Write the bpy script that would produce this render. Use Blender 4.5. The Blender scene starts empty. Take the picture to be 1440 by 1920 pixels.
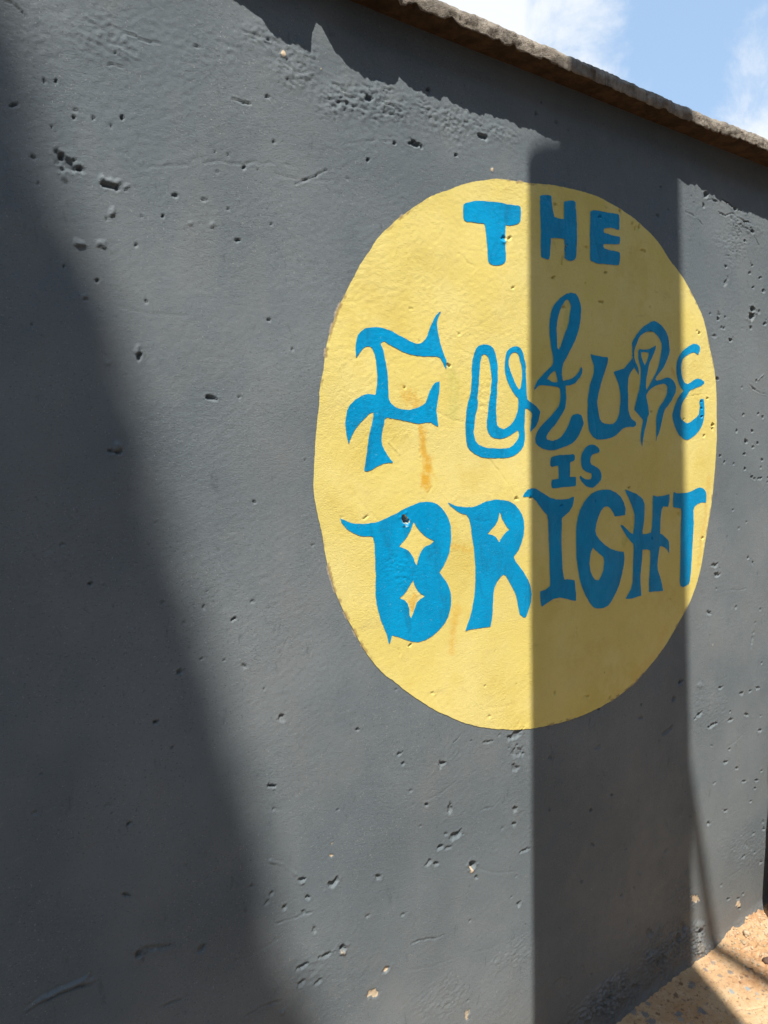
import bpy, bmesh, math, random
import numpy as np
from mathutils import Vector, Matrix

# ---------------------------------------------------------------- camera, sky, sun, exposure
scene = bpy.context.scene
COL = scene.collection
SUN = Vector((-0.577, -1.0, 2.04)).normalized()          # direction towards the sun

cam_data = bpy.data.cameras.new('camera')
cam_data.sensor_fit = 'HORIZONTAL'
cam_data.sensor_width = 36.0
cam_data.lens = 33.275
cam_data.clip_start = 0.02
cam_data.clip_end = 1000.0
cam = bpy.data.objects.new('camera', cam_data)
COL.objects.link(cam)
_r = Vector((0.8175268, -0.5753425, -0.0251202))
_u = Vector((0.0733843, 0.0608121, 0.9954480))
_b = Vector((-0.5711959, -0.8156488, 0.0919366))
cam.matrix_world = Matrix(((_r.x, _u.x, _b.x, 0.0), (_r.y, _u.y, _b.y, -1.03766),
                           (_r.z, _u.z, _b.z, 1.45), (0, 0, 0, 1)))
scene.camera = cam

world = bpy.data.worlds.new('World')
scene.world = world
world.use_nodes = True
nt = world.node_tree
bg = nt.nodes['Background']
sky = nt.nodes.new('ShaderNodeTexSky')
sky.sky_type = 'NISHITA'
sky.sun_disc = False
sky.sun_elevation = math.asin(SUN.z)
sky.sun_rotation = math.atan2(SUN.x, SUN.y)
sky.air_density = 1.0
sky.dust_density = 1.2
tc = nt.nodes.new('ShaderNodeTexCoord')
def wn(kind, **kw):
    n = nt.nodes.new(kind)
    for k, v in kw.items():
        setattr(n, k, v)
    return n
def wmath(op, a, b=None, clamp=False):
    n = wn('ShaderNodeMath', operation=op, use_clamp=clamp)
    for i, v in enumerate((a, b)):
        if v is None: continue
        if isinstance(v, (int, float)): n.inputs[i].default_value = v
        else: nt.links.new(v, n.inputs[i])
    return n.outputs[0]
# clouds over the whole dome: broken cumulus from two noises
def dome_noise(scale, detail, rough, off, dist=0.0):
    mp = wn('ShaderNodeMapping')
    mp.inputs['Location'].default_value = off
    nt.links.new(tc.outputs['Generated'], mp.inputs['Vector'])
    n = wn('ShaderNodeTexNoise')
    n.inputs['Scale'].default_value = scale
    n.inputs['Detail'].default_value = detail
    n.inputs['Roughness'].default_value = rough
    n.inputs['Distortion'].default_value = dist
    nt.links.new(mp.outputs[0], n.inputs['Vector'])
    return n.outputs['Fac']
def lobe(d, sharp):
    vd = wn('ShaderNodeVectorMath', operation='DOT_PRODUCT')
    nt.links.new(tc.outputs['Generated'], vd.inputs[0])
    vd.inputs[1].default_value = Vector(d).normalized()
    return wmath('POWER', wmath('MAXIMUM', vd.outputs['Value'], 0.0), sharp)
n_big = dome_noise(3.2, 7.0, 0.6, (2.3, 0.4, 1.1), 0.3)
n_fine = dome_noise(10.0, 9.0, 0.66, (0.2, 3.1, 0.7), 0.4)
dens = wmath('ADD', wmath('MULTIPLY', n_big, 0.58), wmath('MULTIPLY', n_fine, 0.42))
# the two cloud banks that stand over the wall
dens = wmath('ADD', dens, wmath('MULTIPLY', lobe((0.655, 0.59, 0.465), 90.0), 0.20))
dens = wmath('ADD', dens, wmath('MULTIPLY', lobe((0.83, 0.43, 0.36), 260.0), 0.105))
dens = wmath('SUBTRACT', dens, wmath('MULTIPLY', lobe((0.76, 0.475, 0.44), 260.0), 0.12))
mr = wn('ShaderNodeMapRange', interpolation_type='SMOOTHSTEP')
nt.links.new(dens, mr.inputs['Value'])
mr.inputs['From Min'].default_value = 0.465
mr.inputs['From Max'].default_value = 0.69
mr.inputs['To Min'].default_value = 0.0
mr.inputs['To Max'].default_value = 0.97
mixv = wn('ShaderNodeMixRGB')           # thin veil of haze over the blue
mixv.inputs['Fac'].default_value = 0.5
mixv.inputs['Color2'].default_value = (4.7, 6.8, 9.6, 1)
nt.links.new(sky.outputs[0], mixv.inputs['Color1'])
mixc = wn('ShaderNodeMixRGB')
mixc.inputs['Color2'].default_value = (7.15, 7.4, 7.65, 1)
nt.links.new(mr.outputs[0], mixc.inputs['Fac'])
nt.links.new(mixv.outputs[0], mixc.inputs['Color1'])
nt.links.new(mixc.outputs[0], bg.inputs['Color'])
bg.inputs['Strength'].default_value = 0.092

sun_data = bpy.data.lights.new('sun', 'SUN')
sun_data.energy = 4.9
sun_data.angle = math.radians(0.42)
sun_data.color = (1.0, 0.945, 0.86)
sun = bpy.data.objects.new('sun', sun_data)
sun.rotation_euler = SUN.to_track_quat('Z', 'Y').to_euler()
sun.location = (0, -3, 8)
COL.objects.link(sun)

scene.view_settings.view_transform = 'Standard'
scene.view_settings.look = 'None'
scene.view_settings.gamma = 1.0
scene.view_settings.use_curve_mapping = False
scene.view_settings.exposure = 0.60

# ---------------------------------------------------------------- traced shapes, metres on the wall plane (x along the wall, z up)
OVAL = [[1.0977,1.9691],[1.0538,1.9655],[1.0118,1.9617],[0.971,1.9511],[0.9311,1.9371],[0.8925,1.9203],[0.8547,1.9042],[0.8259,1.8871],[0.7973,1.8672],[0.7688,1.8456],[0.7452,1.8258],[0.7242,1.8048],[0.708,1.7838],[0.6908,1.7612],[0.6778,1.7419],[0.6646,1.7193],[0.6511,1.6977],[0.6398,1.6765],[0.6285,1.652],[0.6199,1.6287],[0.6144,1.6056],[0.6092,1.5773],[0.602,1.549],[0.5994,1.5231],[0.5955,1.4971],[0.5913,1.4662],[0.5872,1.4309],[0.5845,1.4012],[0.585,1.374],[0.5886,1.3468],[0.5951,1.3165],[0.5992,1.297],[0.6028,1.2716],[0.6066,1.2431],[0.6152,1.2142],[0.6252,1.1876],[0.6363,1.1634],[0.6502,1.1378],[0.6629,1.1125],[0.6772,1.0862],[0.696,1.0605],[0.7164,1.037],[0.741,1.0167],[0.7662,0.9939],[0.7964,0.97],[0.8311,0.9428],[0.8673,0.9211],[0.9043,0.8988],[0.9469,0.88],[0.9918,0.8629],[1.0382,0.8505],[1.1014,0.836],[1.1579,0.83],[1.2107,0.8257],[1.2657,0.8255],[1.3225,0.829],[1.3696,0.8354],[1.4193,0.8464],[1.4633,0.8607],[1.5088,0.8835],[1.5482,0.9042],[1.5884,0.93],[1.6225,0.9617],[1.6643,0.9975],[1.7009,1.0343],[1.7257,1.0734],[1.7435,1.1143],[1.7571,1.1645],[1.771,1.2149],[1.7846,1.2693],[1.7939,1.3246],[1.7999,1.376],[1.8029,1.4267],[1.8037,1.4575],[1.8017,1.519],[1.7984,1.58],[1.7864,1.6393],[1.7704,1.6707],[1.7517,1.7169],[1.7285,1.7619],[1.6934,1.797],[1.6583,1.8311],[1.6182,1.8602],[1.5855,1.8785],[1.559,1.9],[1.5346,1.9188],[1.4975,1.9365],[1.4561,1.953],[1.4095,1.9655],[1.3601,1.9746],[1.3071,1.9817],[1.266,1.9841],[1.2163,1.9823],[1.159,1.9777]]
LETTERS = [
["letter T of THE",[[0.9259,1.8973],[0.9315,1.9023],[0.9439,1.9065],[0.9598,1.9112],[0.9829,1.9143],[1.0064,1.9166],[1.0279,1.9181],[1.0425,1.9182],[1.0597,1.9194],[1.0721,1.9201],[1.0766,1.9166],[1.0769,1.9055],[1.0756,1.8932],[1.0717,1.8871],[1.0617,1.8821],[1.0469,1.8785],[1.0351,1.8776],[1.034,1.8698],[1.0331,1.8561],[1.0329,1.839],[1.0339,1.8221],[1.0342,1.8102],[1.03,1.8045],[1.0215,1.8001],[1.007,1.7966],[0.9963,1.7967],[0.9892,1.7995],[0.9863,1.8042],[0.9855,1.8175],[0.9846,1.8324],[0.983,1.8472],[0.982,1.8587],[0.9798,1.8683],[0.9776,1.8716],[0.9637,1.8708],[0.9477,1.8703],[0.9342,1.8687],[0.9276,1.8709],[0.925,1.8762],[0.9248,1.8875]],[]],
["letter H of THE",[[1.1324,1.9497],[1.1412,1.953],[1.1545,1.9553],[1.1634,1.9563],[1.1667,1.9542],[1.1678,1.9441],[1.17,1.9326],[1.1733,1.9212],[1.1755,1.9153],[1.1857,1.9146],[1.1972,1.9152],[1.2059,1.9163],[1.2064,1.9266],[1.2065,1.9401],[1.207,1.9515],[1.2134,1.9541],[1.2275,1.9572],[1.2369,1.9588],[1.243,1.9568],[1.243,1.9447],[1.2452,1.9389],[1.2468,1.9162],[1.2475,1.8949],[1.2475,1.8734],[1.2458,1.8546],[1.2444,1.8437],[1.2403,1.8377],[1.232,1.8339],[1.2202,1.8332],[1.212,1.8349],[1.2078,1.8374],[1.209,1.8483],[1.2086,1.8619],[1.2074,1.8754],[1.197,1.8751],[1.181,1.8739],[1.1652,1.8716],[1.1647,1.8619],[1.1632,1.8467],[1.1627,1.8362],[1.1586,1.8274],[1.1493,1.8277],[1.1393,1.828],[1.1349,1.8304],[1.1345,1.8429],[1.134,1.8635],[1.1346,1.8783],[1.1342,1.893],[1.1332,1.9075],[1.1322,1.922],[1.1319,1.9365]],[]],
["letter E of THE",[[1.2911,1.9456],[1.2998,1.9494],[1.3172,1.9514],[1.3349,1.952],[1.3528,1.9525],[1.371,1.9543],[1.388,1.955],[1.3907,1.9514],[1.3915,1.9435],[1.3922,1.9323],[1.3917,1.9217],[1.383,1.9204],[1.3738,1.9223],[1.3608,1.9219],[1.3479,1.9192],[1.3376,1.916],[1.3356,1.9118],[1.3377,1.9069],[1.3505,1.9076],[1.3635,1.9063],[1.3792,1.9062],[1.3937,1.9066],[1.3951,1.9003],[1.3925,1.8906],[1.3793,1.8884],[1.361,1.8867],[1.3455,1.8846],[1.3365,1.8825],[1.3348,1.8775],[1.3391,1.8741],[1.3533,1.8728],[1.3715,1.8729],[1.394,1.8734],[1.3949,1.8662],[1.3942,1.8547],[1.3916,1.8449],[1.377,1.8428],[1.3587,1.8419],[1.338,1.8405],[1.3177,1.8388],[1.3026,1.8401],[1.2914,1.8418],[1.2901,1.8574],[1.2901,1.8793],[1.2895,1.8979],[1.2905,1.9168],[1.2912,1.9324]],[]],
["swashed letter F of FUTURE",[[0.6749,1.6022],[0.6743,1.6124],[0.6747,1.6229],[0.6767,1.6335],[0.6802,1.6419],[0.6868,1.6484],[0.6971,1.6541],[0.7102,1.6566],[0.7233,1.6575],[0.7366,1.6565],[0.7519,1.653],[0.7674,1.6471],[0.7811,1.6425],[0.795,1.6371],[0.8071,1.6342],[0.8153,1.6352],[0.8226,1.6389],[0.829,1.6449],[0.8344,1.6548],[0.841,1.6681],[0.8465,1.6782],[0.8531,1.6876],[0.8607,1.6947],[0.8693,1.6991],[0.8638,1.6925],[0.8583,1.684],[0.856,1.6741],[0.8568,1.6629],[0.8597,1.6501],[0.8626,1.6389],[0.8666,1.6277],[0.8718,1.6166],[0.877,1.6086],[0.8775,1.6004],[0.8755,1.5905],[0.8718,1.5969],[0.8672,1.6049],[0.862,1.612],[0.8545,1.6141],[0.8397,1.6136],[0.823,1.6124],[0.8065,1.6129],[0.7923,1.6141],[0.7784,1.6173],[0.7647,1.6228],[0.7531,1.6268],[0.7435,1.63],[0.7359,1.6339],[0.7292,1.6322],[0.7277,1.6283],[0.7308,1.6231],[0.7334,1.6148],[0.7359,1.6034],[0.7381,1.5926],[0.7401,1.5819],[0.7406,1.5679],[0.7411,1.5523],[0.7413,1.5383],[0.7434,1.5305],[0.7481,1.5243],[0.7577,1.5189],[0.7715,1.5154],[0.7876,1.5152],[0.804,1.5186],[0.8165,1.5227],[0.825,1.5285],[0.8294,1.5367],[0.835,1.5499],[0.8416,1.5598],[0.8481,1.5652],[0.8588,1.5682],[0.8592,1.5587],[0.8572,1.5455],[0.8536,1.5306],[0.8511,1.5158],[0.8519,1.5026],[0.8547,1.4852],[0.8472,1.4869],[0.8367,1.4927],[0.8241,1.4919],[0.8074,1.4903],[0.7931,1.4919],[0.779,1.4951],[0.763,1.4975],[0.7473,1.4991],[0.7376,1.5014],[0.7327,1.4991],[0.7306,1.4912],[0.7274,1.4818],[0.7252,1.4725],[0.7239,1.4615],[0.7255,1.4521],[0.7301,1.4433],[0.7366,1.4344],[0.7432,1.4263],[0.7489,1.4205],[0.7391,1.4209],[0.7274,1.4197],[0.7138,1.4154],[0.7003,1.4097],[0.6889,1.407],[0.6853,1.4095],[0.687,1.4172],[0.6907,1.4326],[0.6941,1.4511],[0.6975,1.4681],[0.7017,1.482],[0.7059,1.4944],[0.7075,1.5037],[0.707,1.5106],[0.6997,1.5075],[0.6902,1.5005],[0.6787,1.4906],[0.6683,1.4792],[0.6616,1.4701],[0.6577,1.461],[0.6556,1.4534],[0.6533,1.4641],[0.6506,1.4763],[0.6493,1.4884],[0.651,1.5004],[0.6541,1.5133],[0.6598,1.5216],[0.671,1.5316],[0.684,1.5387],[0.6971,1.542],[0.713,1.5405],[0.7152,1.5501],[0.7175,1.5625],[0.7179,1.5764],[0.7174,1.5902],[0.7159,1.6024],[0.7134,1.6122],[0.709,1.6203],[0.7035,1.6234],[0.6961,1.6226],[0.6886,1.6184],[0.6819,1.6113]],[]],
["ribbon letter U of FUTURE",[[0.9608,1.6401],[0.9714,1.643],[0.982,1.6436],[0.9927,1.6413],[0.9998,1.6359],[1.0042,1.6277],[1.0077,1.6175],[1.0099,1.6059],[1.01,1.5916],[1.0098,1.5785],[1.0088,1.568],[1.0077,1.5574],[1.0072,1.5443],[1.0055,1.5338],[1.0041,1.5232],[1.0046,1.5101],[1.0059,1.4956],[1.0076,1.4863],[1.014,1.4816],[1.025,1.4789],[1.0344,1.4815],[1.0439,1.4869],[1.0525,1.4936],[1.0593,1.503],[1.0641,1.5131],[1.0671,1.5239],[1.0682,1.5347],[1.0673,1.5415],[1.0579,1.548],[1.0504,1.5558],[1.043,1.565],[1.0365,1.5754],[1.032,1.5871],[1.0294,1.6002],[1.0296,1.6107],[1.0316,1.6226],[1.0354,1.6327],[1.0439,1.6391],[1.0552,1.644],[1.0647,1.6449],[1.0732,1.6421],[1.0789,1.6371],[1.0827,1.6313],[1.0845,1.6213],[1.0883,1.6134],[1.0902,1.6054],[1.0891,1.596],[1.09,1.5839],[1.0908,1.5731],[1.0917,1.5609],[1.0922,1.5487],[1.0944,1.5392],[1.1003,1.5346],[1.1101,1.5306],[1.12,1.5259],[1.128,1.5191],[1.1324,1.5136],[1.1299,1.5053],[1.1268,1.4956],[1.1217,1.4873],[1.1167,1.4818],[1.1097,1.4777],[1.1047,1.4736],[1.1026,1.4701],[1.1017,1.4777],[1.1038,1.4873],[1.1049,1.497],[1.1079,1.5052],[1.1079,1.5107],[1.1021,1.5161],[1.0952,1.5202],[1.0884,1.5208],[1.0873,1.5119],[1.0862,1.4983],[1.0851,1.4819],[1.0859,1.4683],[1.0858,1.4559],[1.0828,1.445],[1.0759,1.437],[1.0661,1.4304],[1.0526,1.4246],[1.0374,1.421],[1.0187,1.4209],[0.9984,1.4215],[0.9785,1.4227],[0.9624,1.4245],[0.9467,1.4308],[0.9346,1.4383],[0.927,1.4468],[0.9238,1.4584],[0.9223,1.4726],[0.9221,1.4853],[0.9232,1.5007],[0.9253,1.5134],[0.9285,1.5275],[0.933,1.539],[0.9367,1.5518],[0.9396,1.5685],[0.9404,1.5812],[0.9401,1.5965],[0.943,1.6105],[0.9475,1.6247],[0.9529,1.6339]],[[[0.9675,1.6213],[0.9737,1.6242],[0.9799,1.6232],[0.9852,1.619],[0.9886,1.6101],[0.9903,1.5999],[0.9919,1.5883],[0.9935,1.5766],[0.9915,1.5649],[0.9904,1.5531],[0.9867,1.5413],[0.9847,1.5308],[0.9836,1.5191],[0.9813,1.5073],[0.9788,1.4956],[0.9794,1.4825],[0.9829,1.472],[0.99,1.4647],[1.0008,1.4606],[1.0155,1.459],[1.0304,1.4615],[1.0436,1.466],[1.0551,1.4713],[1.0647,1.4766],[1.0681,1.4752],[1.0694,1.4671],[1.0664,1.459],[1.0596,1.4523],[1.051,1.4457],[1.0414,1.4411],[1.0264,1.4394],[1.0042,1.4406],[0.9842,1.4417],[0.9699,1.444],[0.9575,1.4481],[0.9489,1.4555],[0.9455,1.4633],[0.9431,1.4736],[0.9458,1.4827],[0.947,1.4956],[0.9489,1.5072],[0.9535,1.5188],[0.9554,1.5304],[0.9538,1.5394],[0.9567,1.5523],[0.9587,1.5665],[0.9598,1.5819],[0.9619,1.5974],[0.9638,1.609]],[[1.0513,1.6316],[1.0607,1.6334],[1.0673,1.6298],[1.0711,1.6233],[1.0729,1.6154],[1.0767,1.6075],[1.0785,1.5969],[1.0783,1.5835],[1.0763,1.5726],[1.0743,1.5632],[1.0704,1.5583],[1.0638,1.5642],[1.0572,1.5734],[1.0507,1.5852],[1.0452,1.5956],[1.0407,1.6073],[1.0408,1.6178],[1.0447,1.6266]]]],
["looped letter T of FUTURE",[[1.2265,1.7673],[1.2436,1.7669],[1.2523,1.7586],[1.2589,1.7466],[1.2606,1.7326],[1.2589,1.7154],[1.2545,1.6981],[1.248,1.682],[1.2392,1.6658],[1.2284,1.651],[1.2198,1.6393],[1.2113,1.6276],[1.2027,1.6173],[1.1985,1.6059],[1.1984,1.5932],[1.2016,1.58],[1.2176,1.5826],[1.2327,1.5874],[1.2457,1.595],[1.2545,1.6025],[1.26,1.612],[1.2645,1.6079],[1.2634,1.5985],[1.2578,1.5897],[1.2479,1.5821],[1.2392,1.5761],[1.2262,1.5722],[1.2101,1.5699],[1.2111,1.5597],[1.2121,1.5455],[1.211,1.5327],[1.2089,1.522],[1.2024,1.5141],[1.1918,1.5013],[1.1791,1.4885],[1.1666,1.4787],[1.1562,1.4703],[1.1499,1.462],[1.153,1.4556],[1.1685,1.4525],[1.1832,1.4552],[1.1959,1.4614],[1.2087,1.4727],[1.2195,1.487],[1.2271,1.5013],[1.2337,1.5078],[1.2479,1.5108],[1.2612,1.508],[1.2668,1.5],[1.2701,1.4897],[1.2646,1.4795],[1.2545,1.465],[1.2435,1.4535],[1.2303,1.4458],[1.213,1.441],[1.1937,1.4364],[1.1747,1.433],[1.156,1.433],[1.1396,1.4369],[1.1264,1.4421],[1.1174,1.4499],[1.1161,1.4582],[1.1206,1.4693],[1.1297,1.4803],[1.144,1.4914],[1.1605,1.5026],[1.1771,1.5153],[1.1877,1.5253],[1.193,1.5367],[1.1941,1.5494],[1.192,1.5635],[1.1868,1.5659],[1.1732,1.5679],[1.1567,1.5688],[1.1404,1.5693],[1.1263,1.5673],[1.1143,1.5587],[1.1174,1.5684],[1.1234,1.5782],[1.1365,1.5882],[1.1508,1.5998],[1.1672,1.6101],[1.1714,1.6187],[1.1704,1.6311],[1.1664,1.6433],[1.1634,1.6583],[1.1604,1.6746],[1.1595,1.691],[1.1616,1.7062],[1.1657,1.7216],[1.173,1.7346],[1.1823,1.7436],[1.1927,1.7522],[1.2053,1.7589],[1.2158,1.7641]],[[[1.2158,1.7523],[1.2222,1.7502],[1.2275,1.7395],[1.2253,1.7281],[1.2221,1.7167],[1.221,1.7068],[1.2167,1.6953],[1.2093,1.6835],[1.204,1.672],[1.1976,1.6604],[1.1923,1.6504],[1.1881,1.6445],[1.184,1.6485],[1.1836,1.6596],[1.183,1.6734],[1.182,1.6872],[1.1842,1.7025],[1.1873,1.7138],[1.1926,1.7267],[1.201,1.7385],[1.2094,1.749]],[[1.1765,1.6008],[1.1796,1.5953],[1.1827,1.5871],[1.1841,1.5773],[1.1753,1.5756],[1.165,1.5781],[1.1578,1.5813],[1.1517,1.5818],[1.1568,1.5876],[1.1651,1.5948]]]],
["plain letter U of FUTURE",[[1.2912,1.6416],[1.3003,1.6399],[1.3151,1.6388],[1.3336,1.6377],[1.3512,1.6374],[1.3524,1.633],[1.3496,1.6225],[1.3455,1.6134],[1.3397,1.6014],[1.3339,1.5893],[1.3281,1.5773],[1.3235,1.5654],[1.3189,1.5519],[1.316,1.5386],[1.3179,1.5253],[1.3214,1.512],[1.325,1.5001],[1.332,1.4926],[1.3438,1.4888],[1.358,1.4873],[1.37,1.488],[1.3821,1.4933],[1.3893,1.5017],[1.3936,1.5124],[1.3959,1.5261],[1.3975,1.5399],[1.3967,1.552],[1.3937,1.5656],[1.3899,1.5776],[1.3838,1.588],[1.3777,1.5968],[1.3716,1.6041],[1.3764,1.6072],[1.3909,1.6101],[1.4079,1.6145],[1.4201,1.6242],[1.43,1.6307],[1.4374,1.6372],[1.4416,1.642],[1.4455,1.6299],[1.4464,1.6192],[1.4452,1.6176],[1.4377,1.6112],[1.4303,1.6033],[1.4254,1.5924],[1.4236,1.5786],[1.4237,1.5633],[1.4254,1.548],[1.426,1.5326],[1.4282,1.5188],[1.4326,1.508],[1.4389,1.5003],[1.4491,1.4956],[1.4568,1.4909],[1.4574,1.4847],[1.4493,1.4808],[1.4341,1.4817],[1.4166,1.4802],[1.4067,1.4764],[1.3945,1.4688],[1.3823,1.4621],[1.3678,1.4569],[1.3559,1.4556],[1.344,1.4535],[1.3298,1.4529],[1.3158,1.4542],[1.3043,1.4578],[1.2951,1.4646],[1.2882,1.4735],[1.2859,1.4853],[1.2832,1.4971],[1.2825,1.5117],[1.2831,1.5249],[1.2831,1.5395],[1.2847,1.5527],[1.288,1.5659],[1.2914,1.5777],[1.2982,1.5896],[1.3027,1.6014],[1.3038,1.6161],[1.2992,1.6246],[1.2946,1.6331]],[]],
["arched letter R of FUTURE",[[1.4416,1.642],[1.4397,1.6541],[1.4396,1.6663],[1.4383,1.6738],[1.4432,1.6817],[1.4544,1.6931],[1.4669,1.7047],[1.4821,1.715],[1.4975,1.7223],[1.5105,1.7279],[1.5236,1.7313],[1.5369,1.7284],[1.5504,1.7232],[1.5627,1.7162],[1.5724,1.709],[1.5794,1.7],[1.5838,1.6875],[1.5854,1.6764],[1.5875,1.6653],[1.5844,1.6555],[1.5764,1.6423],[1.5671,1.6291],[1.555,1.6174],[1.5417,1.6074],[1.5337,1.6008],[1.5285,1.595],[1.5339,1.5913],[1.55,1.5934],[1.5663,1.5979],[1.5772,1.6004],[1.5911,1.5987],[1.6023,1.5943],[1.6109,1.5872],[1.6162,1.5776],[1.6142,1.5661],[1.6074,1.5562],[1.5978,1.5446],[1.5841,1.533],[1.5704,1.5232],[1.5638,1.5102],[1.5586,1.4956],[1.5534,1.4779],[1.5469,1.4634],[1.5394,1.4554],[1.5358,1.445],[1.5369,1.4587],[1.5366,1.478],[1.535,1.494],[1.5366,1.5084],[1.5418,1.5213],[1.5511,1.5326],[1.5645,1.5441],[1.574,1.5539],[1.5779,1.5653],[1.579,1.5766],[1.572,1.5828],[1.561,1.5849],[1.5448,1.5821],[1.5288,1.5784],[1.5155,1.5733],[1.5051,1.5675],[1.496,1.5595],[1.4935,1.5547],[1.4962,1.5461],[1.5003,1.5351],[1.5031,1.5257],[1.5059,1.5115],[1.5007,1.5035],[1.4983,1.494],[1.4932,1.4814],[1.4882,1.4656],[1.4845,1.4514],[1.4816,1.4324],[1.4767,1.4468],[1.4752,1.4626],[1.4776,1.4752],[1.4814,1.4877],[1.4825,1.4972],[1.4721,1.505],[1.4591,1.5143],[1.4488,1.5205],[1.4513,1.5298],[1.4562,1.5423],[1.4611,1.5564],[1.4661,1.5674],[1.4685,1.5799],[1.4704,1.5939],[1.472,1.6095],[1.4706,1.6202],[1.4653,1.6324],[1.4621,1.643],[1.4625,1.6538],[1.4649,1.6619],[1.4777,1.6615],[1.4932,1.6619],[1.5062,1.6647],[1.5167,1.6692],[1.5298,1.6739],[1.5294,1.6668],[1.5235,1.6571],[1.5157,1.6457],[1.5067,1.6343],[1.5016,1.6216],[1.4979,1.6105],[1.4941,1.5978],[1.4922,1.5852],[1.4919,1.5743],[1.4935,1.5673],[1.501,1.5745],[1.5075,1.5826],[1.5152,1.5915],[1.5231,1.6004],[1.5322,1.6118],[1.5387,1.6215],[1.5439,1.6329],[1.5477,1.6457],[1.5516,1.6586],[1.554,1.6714],[1.5525,1.6808],[1.5456,1.6898],[1.5361,1.6978],[1.524,1.7041],[1.5082,1.7064],[1.4926,1.7034],[1.4798,1.6987],[1.4696,1.6926],[1.4621,1.6829],[1.4559,1.6733],[1.4497,1.6638],[1.4468,1.6529],[1.4474,1.6422],[1.4526,1.6302],[1.4603,1.6213],[1.4643,1.6107],[1.4631,1.6014],[1.4567,1.6089],[1.4464,1.6192],[1.4455,1.6299]],[[[1.4727,1.6543],[1.4855,1.6563],[1.5024,1.6551],[1.5,1.6464],[1.4949,1.6353],[1.4865,1.6248],[1.4794,1.6346],[1.4741,1.6451]]]],
["rounded letter E of FUTURE",[[1.7198,1.6789],[1.7187,1.6716],[1.7111,1.6617],[1.7032,1.6642],[1.6914,1.6672],[1.676,1.6634],[1.6583,1.6567],[1.6446,1.6489],[1.6386,1.6386],[1.6364,1.6256],[1.6379,1.6128],[1.6432,1.6001],[1.6523,1.5903],[1.6664,1.5864],[1.6778,1.5911],[1.6932,1.5981],[1.7114,1.6024],[1.7273,1.6007],[1.7408,1.5952],[1.7422,1.5915],[1.733,1.5861],[1.7146,1.5811],[1.6963,1.577],[1.6809,1.5722],[1.672,1.5662],[1.6608,1.5558],[1.6496,1.5454],[1.641,1.5337],[1.6375,1.5192],[1.6366,1.5076],[1.6418,1.4989],[1.6546,1.4924],[1.6675,1.4894],[1.6804,1.4916],[1.6958,1.499],[1.7088,1.5049],[1.7178,1.5124],[1.7202,1.5228],[1.7225,1.5347],[1.7196,1.5443],[1.7247,1.5511],[1.7393,1.5521],[1.7418,1.5409],[1.7433,1.526],[1.7432,1.511],[1.7396,1.4961],[1.7333,1.4826],[1.7203,1.4707],[1.7047,1.4604],[1.6866,1.4518],[1.6686,1.4468],[1.6531,1.4493],[1.6351,1.4583],[1.6223,1.47],[1.6121,1.4845],[1.6043,1.4989],[1.6021,1.5103],[1.6063,1.5218],[1.6135,1.5348],[1.6231,1.5493],[1.6353,1.561],[1.649,1.5693],[1.6375,1.5769],[1.6285,1.5867],[1.6208,1.5993],[1.6167,1.6134],[1.6164,1.6276],[1.6186,1.6405],[1.6258,1.6522],[1.638,1.6643],[1.6529,1.6736],[1.6704,1.6818],[1.6908,1.6881],[1.7064,1.6876],[1.717,1.6839]],[]],
["small letter I of IS",[[1.1649,1.4174],[1.1711,1.4196],[1.1823,1.421],[1.1965,1.4218],[1.2093,1.4219],[1.2223,1.4222],[1.2339,1.4227],[1.2398,1.4211],[1.2413,1.4157],[1.2398,1.4099],[1.2339,1.4071],[1.2266,1.4054],[1.2252,1.3997],[1.2259,1.3919],[1.2254,1.3822],[1.2251,1.3735],[1.2339,1.3729],[1.2449,1.3726],[1.2449,1.3638],[1.2449,1.3539],[1.2397,1.3523],[1.228,1.3519],[1.2135,1.3522],[1.1991,1.352],[1.1849,1.3513],[1.1722,1.3506],[1.168,1.3522],[1.1659,1.358],[1.166,1.3647],[1.1688,1.3703],[1.1779,1.3708],[1.1885,1.3713],[1.1892,1.3799],[1.189,1.3885],[1.1879,1.3991],[1.1808,1.3993],[1.1696,1.3974],[1.1634,1.399],[1.1624,1.4047],[1.1634,1.4113]],[]],
["small letter S of IS",[[1.2997,1.4424],[1.3089,1.4411],[1.3182,1.4374],[1.3237,1.4323],[1.3257,1.4277],[1.3222,1.4243],[1.3121,1.4231],[1.3013,1.4204],[1.2952,1.4161],[1.2929,1.4102],[1.2929,1.4032],[1.296,1.3977],[1.306,1.3948],[1.3169,1.3904],[1.3254,1.3851],[1.331,1.3778],[1.3326,1.3696],[1.3303,1.3616],[1.3217,1.355],[1.3123,1.3494],[1.3008,1.3452],[1.2908,1.3471],[1.2801,1.3501],[1.271,1.3556],[1.2635,1.3619],[1.2575,1.3691],[1.2568,1.374],[1.2598,1.3754],[1.2665,1.3701],[1.2755,1.3662],[1.2862,1.3647],[1.2953,1.3653],[1.2984,1.3712],[1.2968,1.3782],[1.2877,1.3801],[1.277,1.383],[1.268,1.3883],[1.2635,1.3964],[1.2612,1.4053],[1.2605,1.4131],[1.2627,1.4219],[1.268,1.4296],[1.277,1.4368],[1.2875,1.4415]],[]],
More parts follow.
